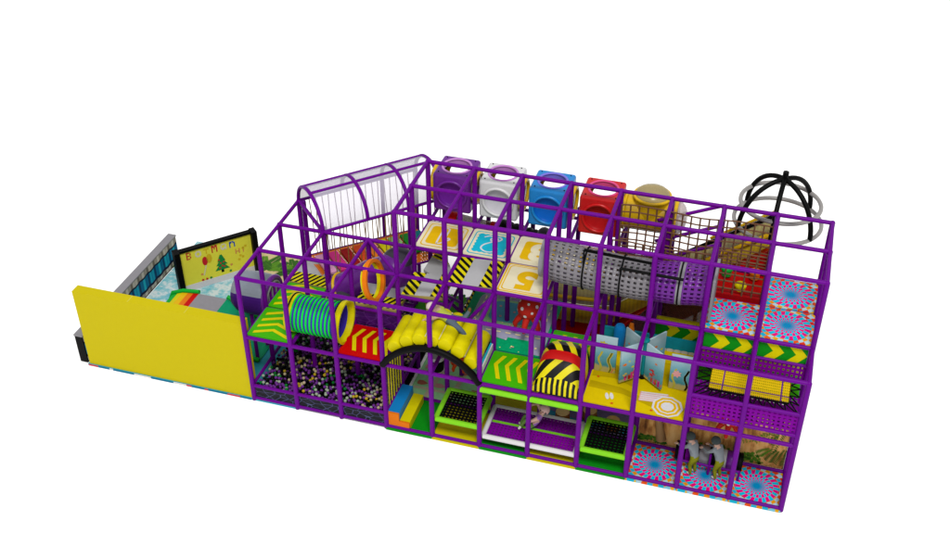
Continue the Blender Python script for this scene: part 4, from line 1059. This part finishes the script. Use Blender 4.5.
for k in range(6): mb.ring((5.35 + k * .17, 4.2, 3.42 - k * .03), (1, 0, 0), .27, .12, 30, 10)
mb.build('tyre', BLK, t)
MB().ring((6.42, 4.2, 3.3), (1, 0, 0), .3, .16, 30, 12).build('end_tyre', DGRY, t)

# ---------------------------------------------------------------- big slide at the back
t = thing('ball_slide', 'wide yellow and red slide running down to the left behind the frame', 'slide', (9, 4.4, 0))
def sz(x):     # bed height
    if x > 8.2: return .48 + (x - 8.2) * .87 if x < 12 else 3.8
    if x > 7.2: f = (x - 7.2); return .33 + .15 * f * f
    return .33
xs = [5.6 + 6.4 * k / 60 for k in range(61)]
def strip(y0, y1, f0, f1, m, name, th=.0):
    mb = MB(); vs = [Vector((x, y0, f0(x))) for x in xs] + [Vector((x, y1, f1(x))) for x in xs]; n = len(xs)
    mb.add(vs, [[i, i + 1, n + i + 1, n + i] for i in range(n - 1)], 0, True); return mb.build(name, m, t, solid=th)
def rail_z(x): return max(1.22 + (x - 7) * .08, 1.62 + (x - 8.4) * .735)
strip(3.75, 5.05, sz, sz, RED, 'bed', .06)
strip(5.1, 5.1, lambda x: max(.02, sz(x) - .1), lambda x: min(rail_z(x) - .12, sz(x) + .6), YMESH, 'side_wall', .01)
strip(5.12, 5.12, lambda x: min(rail_z(x) - .12, sz(x) + .6), lambda x: rail_z(x) + .38, KMESH, 'upper_net', .01)
MB().tube([(x, 5.06, rail_z(x) - .08) for x in xs], .055, 10).build('rail', YPL, t)
mb = MB(); mb.tube([(x, 5.12, rail_z(x) + .40) for x in xs if x > 8.9], .05, 10); mb.tube([(x, 5.16, rail_z(x) + .50) for x in xs if x > 10.5], .04, 10, 1); mb.build('top_roll', [BLK, YPL], t)
mb = MB()
for x in (7.1, 8.2, 9.3, 10.4): mb.tube([(x, 5.22, 0), (x, 5.22, rail_z(x) + .3)], .05, 8)
mb.build('post', M('brown_post', (150, 104, 34), .5), t)
strip(3.72, 3.72, lambda x: max(.02, sz(x) - .12), lambda x: sz(x) + (.28 if x < 8 else .28 + min(.5, (x - 8) * .5)), RED, 'near_wall', .05)
mb = MB(); P_ = [(8.7, 3.66, .75), (9.9, 3.66, 1.3), (10.75, 3.66, 2.2), (10.75, 3.66, 3.1), (9.6, 3.66, 2.95), (9.3, 3.66, 2.3), (8.6, 3.66, 1.3)]
mb.prism(P_[::-1], (0, .02, 0)); mb.build('tinted_panel', SMOKE, t)
# dome cage
t = thing('dome_cage', 'round climbing cage of black ribs and two grey hoops behind the right rear roof', 'climbing cage', (12.15, 4.7, 4.6))
c0 = Vector((12.02, 4.68, 4.78)); zt = 5.92
for (rr, z) in ((1.02, 4.78), (.93, 5.28)): MB().ring((c0.x, c0.y, z), (0, 0, 1), rr, .052, 60, 10).build('hoop', CHROME, t)
for a in (R(47), R(140), R(212), R(265), R(320)):
    d = Vector((math.cos(a), math.sin(a), 0))
    p = [Vector((c0.x, c0.y, 0)) + d * 1.03 * math.sin(th) + Vector((0, 0, 4.78 + 1.14 * math.cos(th))) for th in [R(90 * q / 14) for q in range(15)]]
    MB().tube(p, .06, 10).build('rib', BLK, t)
MB().tube([(c0.x, c0.y, zt - .1), (c0.x, c0.y, zt + .2)], .07, 12).build('hub', BLK, t)

# ---------------------------------------------------------------- purple tube slide and hoop at the left
t = thing('tube_slide', 'purple plastic tube slide with dark grey joints behind the red deck pad', 'tube slide', (2.6, 2.4, 2))
path = [(1.35, 2.55, 2.0), (1.6, 2.55, 2.12), (1.95, 2.52, 2.38), (2.4, 2.5, 2.72), (2.9, 2.5, 2.95)]
P2 = []
for i in range(len(path) - 1):
    a, b = Vector(path[i]), Vector(path[i + 1]); P2 += [a.lerp(b, k / 6) for k in range(6)]
P2.append(Vector(path[-1]))
MB().tube(P2, .36, 24, rs=[.36 + .04 * (i / len(P2)) for i in range(len(P2))]).build('tube', PURP, t)
MB().ball((3.05, 2.5, 2.98), .5, 0, 30, 18).build('elbow', PURP, t)
MB().ball((3.1, 2.6, 3.1), .46, 0, 24, 8, (1, 1, .95), v0=.25).build('joint', DGRY, t)
MB().tube([(1.78, 2.1, 1.86), (1.72, 2.35, 2.0)], .3, 24).build('joint', DGRY, t)
mb = MB(); d = Vector((.7, .5, .55)); mb.ring((1.5, 2.55, 2.07), (.8, 0, .4), .37, .045, 30, 8); mb.build('flange', YPL, t)
t = thing('hoop', 'upright orange hoop with a yellow inside, in front of the purple tube slide', 'hoop', (2.9, 1.4, 2.85))
ax = Vector((1, 0, .25)).normalized(); hc = Vector((2.9, 1.4, 3.38))
MB().shell(hc - ax * .04, ax, .53, .11, 44, 0, .08).build('outer_ring', ORG, t)
MB().shell(hc - ax * .12, ax, .46, .09, 44, 0, .03).build('inner_band', YEL, t)

# ---------------------------------------------------------------- rope bridge with clear cover
t = thing('rope_bridge', 'diagonal rope bridge of rainbow planks over an orange net', 'rope bridge', (1.8, 4.2, 2.1))
e = Vector((1, 1, 0)).normalized(); s = Vector((1, -1, 0)).normalized(); b0 = Vector((.6, 3.0, 0)); LB = 3.39; HW = .848
f = lambda u, v, z: b0 + e * u + s * v + Vector((0, 0, z - (.045 * u if z < 2.5 else 0)))
plank = [LPINK, MAGENTA, DRED, ORED, ORG, YEL, LGRN, MGRN, DTEAL]
for k, m in enumerate(plank):
    u0 = .16 + k * .355; q = [f(u0, -.46, 2.2), f(u0 + .27, -.46, 2.2), f(u0 + .27, .46, 2.2), f(u0, .46, 2.2)]
    MB().prism(q, (0, 0, .06)).build('plank', m, t, bevel=.012)
mb = MB(); mb.holes(lambda u, v: f(.05 + u * 3.28, -.78 + v * 1.56, 2.14 - .05 * abs(2 * v - 1)), 46, 22, .3); mb.build('net_floor', ORG, t)
for sd in (-1, 1): MB().tube([f(.02, sd * .8, 2.08), f(3.36, sd * .8, 2.08)], .03, 8).build('edge_tube', PIPE, t)
for k in range(19):
    u0 = .1 + k * .178
    for sd in (-1, 1): MB().tube([f(u0, sd * .83, 3.83), f(u0 + (.05 if k % 2 else -.05), sd * .7, 2.16)], .014, 6).build('rope', TANROPE, t)
t = thing('tunnel_cover', 'arched clear cover on purple hoops above the rope bridge', 'cover', (1.8, 4.2, 3.8))
AH = .74; NA = 24
mb = MB(); vs = []
for u0 in (0, LB):
    vs += [f(u0, -HW * math.cos(math.pi * k / NA), 3.83 + AH * math.sin(math.pi * k / NA)) for k in range(NA + 1)]
mb.add(vs, [[k, k + 1, NA + 2 + k, NA + 1 + k] for k in range(NA)], 0, True); mb.build('sheet', COVER, t)
for u0 in (0, LB * .36, LB * .7, LB): MB().tube([f(u0, -HW * math.cos(math.pi * k / NA), 3.83 + AH * math.sin(math.pi * k / NA)) for k in range(NA + 1)], .05, 10).build('hoop', PIPE, t)
for sd, z in ((-HW, 3.83), (HW, 3.83), (.12, 3.83 + AH * .99), (-.45, 3.83 + AH * .85)): MB().tube([f(0, sd, z), f(LB, sd, z)], .042, 10).build('rail', PIPE, t)
for u0 in (LB * .7, LB):
    for sd in (-HW, HW): MB().tube([f(u0, sd, 0), f(u0, sd, 3.83)], .055, 10).build('post', PIPE, t)

# ---------------------------------------------------------------- left annex
t = thing('padded_wall', 'long plain yellow padded wall closing the front of the toddler area', 'padded wall', (-2.4, .15, 0))
MB().box(-4.8, -.045, 0, .29, .03, 2.4).build('panel', YELW, t, bevel=.012)
for k in (1, 2): MB().box(-4.8 + k * 1.585 - .006, -4.8 + k * 1.585 + .006, .014, .276, 2.4, 2.403).build('seam', M('pale_yellow_seam', (236, 226, 110), .5), t)
tag(MB().box(-4.84, 1.15, -.026, 6.05, -.025, .025).build('beach_mat', BEACH, loc=(-2.0, 2.9, 0)), 'sea and beach print floor mat covering the toddler area', 'floor mat')
rn = random.Random(5)
t = thing('print_trim', 'thin pink and blue printed mat edge along the foot of the yellow wall', 'mat edge', (-2.4, -.04, 0))
mb = MB(); x = -4.82
while x < -.1:
    w = rn.uniform(.1, .4); mb.box(x, min(x + w, -.08), -.035, -.028, -.028, .026, rn.choice((0, 1, 0, 2, 1))); x += w
mb.build('edge_strip', [M('pink_red_trim', (214, 70, 90)), M('blue_trim', (10, 120, 160)), WHT], t)
# foliage printed on the floor mat beyond the frame
t = thing('palm_print', 'green palm fronds printed at the back edge of the beach mat', 'palm print', (-1.4, 5.4, .03))
mb = MB()
def ffrond(x, y, ang, L, mi):
    for k in range(14):
        q = k / 13; px = x + math.cos(ang) * L * q; py = y + math.sin(ang) * L * q
        for sgn in (-1, 1):
            b = ang + sgn * .9; l = .42 * L * (1 - .55 * q); w = .05
            z = .029 + .0006 * k + mi * .0003
            mb.poly([(px, py, z), (px + math.cos(b) * l * .5 - math.sin(b) * w, py + math.sin(b) * l * .5 + math.cos(b) * w, z), (px + math.cos(b) * l, py + math.sin(b) * l, z), (px + math.cos(b) * l * .5 + math.sin(b) * w, py + math.sin(b) * l * .5 - math.cos(b) * w, z)][::1], mi)
for cx, cy in ((-2.1, 5.35), (-1.2, 5.5), (-.5, 5.3), (-4.3, 4.9)):
    for k in range(8): ffrond(cx + rn.uniform(-.2, .2), cy + rn.uniform(-.1, .1), rn.uniform(0, 6.28), rn.uniform(.4, .62), rn.choice((0, 1)))
mb.build('fronds', [LEAF, LEAFD], t)
t = thing('curtain_wall', 'low grey topped wall with a teal curtain print on its inner face', 'low wall', (-5.05, 2.6, 0))
MB().box(-5.12, -4.9, .06, 5.05, -.025, .84).build('core', BLK, t)
MB().box(-5.14, -4.88, .05, 5.07, .842, .88).build('cap_strip', MGRY, t, bevel=.008)
MB().box(-4.898, -4.885, .1, 5.02, .03, .84).build('curtain_print', CURTAIN, t)
# peg panel
t = thing('peg_board', 'yellow peg board wall with coloured letters and a tree, in a black frame', 'peg board', (-3.25, 4.4, 0))
A, B = Vector((-4.02, 3.56, 0)), Vector((-2.42, 5.24, 0)); d = (B - A).normalized(); nrm = Vector((d.y, -d.x, 0)); Lp = (B - A).length
q = lambda u, z, o: A + d * u + nrm * o + Vector((0, 0, z))
def slab(name, u0, u1, z0, z1, o0, o1, m, bev=.008): return MB().prism([q(u0, z0, o0), q(u1, z0, o0), q(u1, z0, o1), q(u0, z0, o1)], (0, 0, z1 - z0)).build(name, m, t, bevel=bev)
slab('board', .1, Lp - .1, .22, 1.36, 0, .06, PGREEN); slab('skirt', .1, Lp - .1, .03, .215, 0, .07, WHT)
slab('frame_post', -.06, .1, .0, 1.46, -.06, .22, BLK); slab('frame_post', Lp - .1, Lp + .06, .0, 1.46, -.06, .22, BLK); slab('frame_top', .1, Lp - .1, 1.362, 1.43, -.05, .1, BLK)
def pt(u, z, k=0): return q(u, z, .064 + k * .002)
PEG = [M('peg_red', (214, 40, 50)), M('peg_white', (236, 232, 214)), M('peg_yellow', (232, 200, 40)), M('peg_blue', (40, 90, 190)), M('peg_orange', (236, 160, 90)), M('peg_green', (24, 150, 70)), BLK]
GL = {'B': '11100 10010 10010 11100 10010 10010 11100', 'o': '00000 01110 11011 10001 10001 11011 01110', 'T': '00000 11111 00100 00100 00100 00100 00000', 'M': '11011 11111 10101 10101 10001 10001 10001', 'a': '00000 01110 10001 10001 10011 11111 01101', 'n': '00000 11110 11011 10001 10001 10001 10001', 'H': '10010 10010 11110 10010 10010', 'i': '010 000 010 010 010'}
def peg_letter(ch, mi, u, z, p=.034):
    rows = GL[ch].split(); V = {}; vs = []; fs = []
    def vid(i, j):
        if (i, j) not in V: V[(i, j)] = len(vs); vs.append(pt(u + (i - 2.5) * p, z - j * p, 1))
        return V[(i, j)]
    for j, row in enumerate(rows):
        for i, c in enumerate(row):
            if c == '1': fs.append([vid(i, j + 1), vid(i + 1, j + 1), vid(i + 1, j), vid(i, j)])
    mb = MB(); mb.add(vs, fs); mb.build('letter', PEG[mi], t)
for ch, mi, u in (('B', 0, .38), ('o', 1, .64), ('T', 2, .88), ('M', 0, 1.12), ('a', 1, 1.39), ('n', 3, 1.65)): peg_letter(ch, mi, u, 1.31)
peg_letter('H', 4, 1.80, .98); peg_letter('i', 4, 1.99, .98)
mb = MB()
for k, (w, z0, z1) in enumerate(((.22, .42, .66), (.17, .58, .80), (.12, .72, .94))): mb.add([pt(1.27 - w, z0, 1 + k), pt(1.27 + w, z0, 1 + k), pt(1.27 + .03, z1, 1 + k), pt(1.27 - .03, z1, 1 + k)], [[0, 1, 2, 3]], 5)
mb.add([pt(1.23, .33, 1), pt(1.31, .33, 1), pt(1.31, .42, 1), pt(1.23, .42, 1)], [[0, 1, 2, 3]], 6)
for u, z in ((1.2, .5), (1.34, .52), (1.24, .66), (1.33, .68), (1.2, .78), (1.28, .56)): mb.add([pt(u - .025, z - .025, 5), pt(u + .025, z - .025, 5), pt(u + .025, z + .025, 5), pt(u - .025, z + .025, 5)], [[0, 1, 2, 3]], 0)
for u, z, mi in ((.80, .88, 0), (.93, .93, 2)):
    mb.poly([pt(u + .08 * math.cos(a), z + .15 * math.sin(a), 2) for a in [6.283 * k / 16 for k in range(16)]], mi)
for k in range(6): mb.add([pt(.80 - k * .018, .68 - k * .055, 2), pt(.83 - k * .018, .68 - k * .055, 2), pt(.815 - k * .018, .735 - k * .055, 2), pt(.79 - k * .018, .735 - k * .055, 2)], [[0, 1, 2, 3]], 1)
for u, z, mi in ((.66, .46, 4), (1.55, .5, 4), (.66, .26, 0), (.78, .26, 0), (.9, .26, 5), (1.85, .72, 2), (1.95, .95, 2), (1.8, .6, 2), (2.03, 1.0, 2), (1.92, .66, 2), (1.5, .3, 5)):
    mb.poly([pt(u + .035 * math.cos(a) * (1.5 if k % 2 else .8), z + .035 * math.sin(a) * (1.5 if k % 2 else .8), 1) for k, a in enumerate([6.283 * k / 10 for k in range(10)])], mi)
mb.build('peg_picture', PEG, t)
# toddler hill
t = thing('toddler_slide', 'low toddler hill with rainbow stripes, grey top and a teal slide', 'toddler slide', (-2.4, 2.1, 0))
prof = [(-4.0, .05), (-3.75, .6), (-3.4, .74), (-2.9, .80), (-2.05, .80), (-1.7, .62), (-1.2, .3), (-.75, .08), (-.5, .05)]
def lane(x0, x1, m, name, y0=1.35, y1=2.72, dz=0.0):
    n = 8; mb = MB(); P = []
    def hz(x):
        for (a, za), (b, zb_) in zip(prof, prof[1:]):
            if a <= x <= b: return za + (zb_ - za) * (x - a) / (b - a)
        return .05
    X = [x0 + (x1 - x0) * k / n for k in range(n + 1)]
    vs = []
    for x in X: vs += [(x, y0, hz(x) + dz), (x, y1, hz(x) + dz), (x, y1, .026), (x, y0, .026)]
    fs = []
    for k in range(n):
        a, b = 4 * k, 4 * k + 4; fs += [[a, b, b + 1, a + 1], [a + 1, b + 1, b + 2, a + 2], [a + 3, b + 3, b, a]]
    mb.add(vs, fs + [[0, 1, 2, 3], [4 * n + 3, 4 * n + 2, 4 * n + 1, 4 * n]], 0, False); return mb.build(name, m, t)
for k, m in enumerate((BRIGHTGRN, YEL, GOLD, ORG, RED)): lane(-3.75 + k * .17, -3.75 + (k + 1) * .17, m, 'stripe')
lane(-2.9, -2.05, MGRY, 'platform'); lane(-2.05, -.5, TEAL, 'chute')
for y in (1.33, 2.76):
    MB().tube([(a, y, z + .05) for a, z in prof if a >= -2.06], .06, 10).build('rim', BRIGHTGRN, t)
    MB().tube([(a, y, z + .03) for a, z in prof if a <= -2.88], .06, 10).build('rim', BRIGHTGRN, t)
# drum
t = thing('barred_drum', 'grey and purple plastic drum with a barred round mouth by the left frame edge', 'drum', (-.6, 1.8, 1.3))
cy, cz, r = 1.75, 2.02, .56
n = 40; vs = []
prof2 = [(-1.12, .30), (-1.06, .44), (-.92, .54), (-.6, .57), (-.25, .56), (-.12, .52)]
for x, rr in prof2: vs += [Vector((x, cy + rr * math.cos(6.2832 * k / n), cz + rr * math.sin(6.2832 * k / n))) for k in range(n)]
mb = MB()
for j in range(len(prof2) - 1):
    for k in range(n): mb.add([vs[j * n + k], vs[j * n + (k + 1) % n], vs[(j + 1) * n + (k + 1) % n], vs[(j + 1) * n + k]], [[0, 1, 2, 3]], 0 if 0 <= k < 17 else 1, True)
mb.add([vs[k] for k in range(n)], [list(range(n))[::-1]], 1)
mb.build('shell', [M('grey_blue_plastic', (140, 148, 160), .35), M('deep_purple_plastic', (70, 26, 120), .35)], t)
MB().ring((-.1, cy, cz), (1, 0, 0), .5, .075, 44, 12).build('mouth_ring', PURP, t)
MB().ring((-.06, cy, cz), (1, 0, 0), .40, .04, 44, 10).build('inner_ring', MGRY, t)
for k in range(7):
    y = cy - .33 + k * .11; hh = math.sqrt(max(.01, .4 ** 2 - (y - cy) ** 2)); MB().tube([(-.08, y, cz - hh), (-.08, y, cz + hh)], .03, 8).build('bar', MGRY if k % 2 else PURN, t)
MB().tube([(-.3, cy, cz), (-.28, cy, cz)], .5, 30).build('back_plate', BLK, t)
for y in (1.45, 2.05): MB().tube([(-.6, y, .03), (-.6, y, 1.55)], .05, 10).build('leg', PIPE, t)

# ---------------------------------------------------------------- hang details on the part they belong to
SUB = {'deck_pad': ('pad', ('arrow_stripes',)), 'climbing_step': ('pad', ('hazard_border',)), 'climbing_wedge': ('pad', ('hazard_border',)),
       'number_pad': ('pad', ('border_print', 'numeral', 'numeral_fill')), 'play_cube': ('box', ('hole_lip', 'hole_wall', 'window_ring', 'round_window', 'bolt')),
       'mural_panel': ('panel', ('foliage', 'trunk')), 'arrow_board': ('board', ('arrow',)), 'log_stump': ('trunk', ('cut_face',)), 'peg_board': ('board', ('letter', 'peg_picture')),
       'spring_bed': ('bed', ('seam',)), 'sand_deck': ('pad', ('print',)), 'road_mat': ('pad', ('print', 'hazard_edge')), 'hanging_octopus': ('head', ('dots',)),
       'sea_panel': ('board', ('sea_print',)), 'person': ('body', ('hair', 'eye', 'nose_and_ears', 'mouth')), 'barred_drum': ('mouth_ring', ('inner_ring', 'bar'))}
for root in [o for o in bpy.data.objects if o.parent is None]:
    key = root.name.split('.')[0]
    if key not in SUB: continue
    host, kids = SUB[key]; part = [c for c in root.children if c.name.split('.')[0] == host]
    if not part: continue
    for c in list(root.children):
        if c.name.split('.')[0] in kids: c.parent = part[0]

# ---------------------------------------------------------------- camera and light
cam = bpy.data.cameras.new('camera'); co = bpy.data.objects.new('camera', cam); COL.objects.link(co)
yaw, pit, F = -0.29252271, 0.626143486, 1139.88
fw = Vector((math.sin(yaw) * math.cos(pit), math.cos(yaw) * math.cos(pit), -math.sin(pit)))
co.location = (11.7046541, -19.3061632, 19.5839451)
co.rotation_euler = fw.to_track_quat('-Z', 'Y').to_euler()
cam.sensor_width = 36; cam.sensor_fit = 'HORIZONTAL'; cam.lens = F / 950 * 36; cam.clip_end = 500; cam.clip_start = .1
S.camera = co
w = bpy.data.worlds.new('World'); S.world = w; w.use_nodes = True
bg = w.node_tree.nodes.get('Background') or w.node_tree.nodes.new('ShaderNodeBackground')
bg.inputs[0].default_value = (1, 1, 1, 1); bg.inputs[1].default_value = .8
def lamp(name, loc, target, size, power, col=(1, 1, 1)):
    L = bpy.data.lights.new(name, 'AREA'); L.shape = 'DISK'; L.size = size; L.energy = power; L.color = col
    o = bpy.data.objects.new(name, L); COL.objects.link(o); o.location = loc
    o.rotation_euler = (Vector(target) - Vector(loc)).to_track_quat('-Z', 'Y').to_euler()
lamp('studio_lamp', (20, -36, 71), (6, 2, 1), 24, 64000, (1, .985, .96))
S.view_settings.view_transform = 'Standard'; S.view_settings.look = 'None'; S.view_settings.exposure = 0; S.view_settings.gamma = 1
S.render.engine = 'CYCLES'
S.cycles.transparent_max_bounces = 24; S.cycles.max_bounces = 8
S.render.resolution_x = 1024; S.render.resolution_y = 603
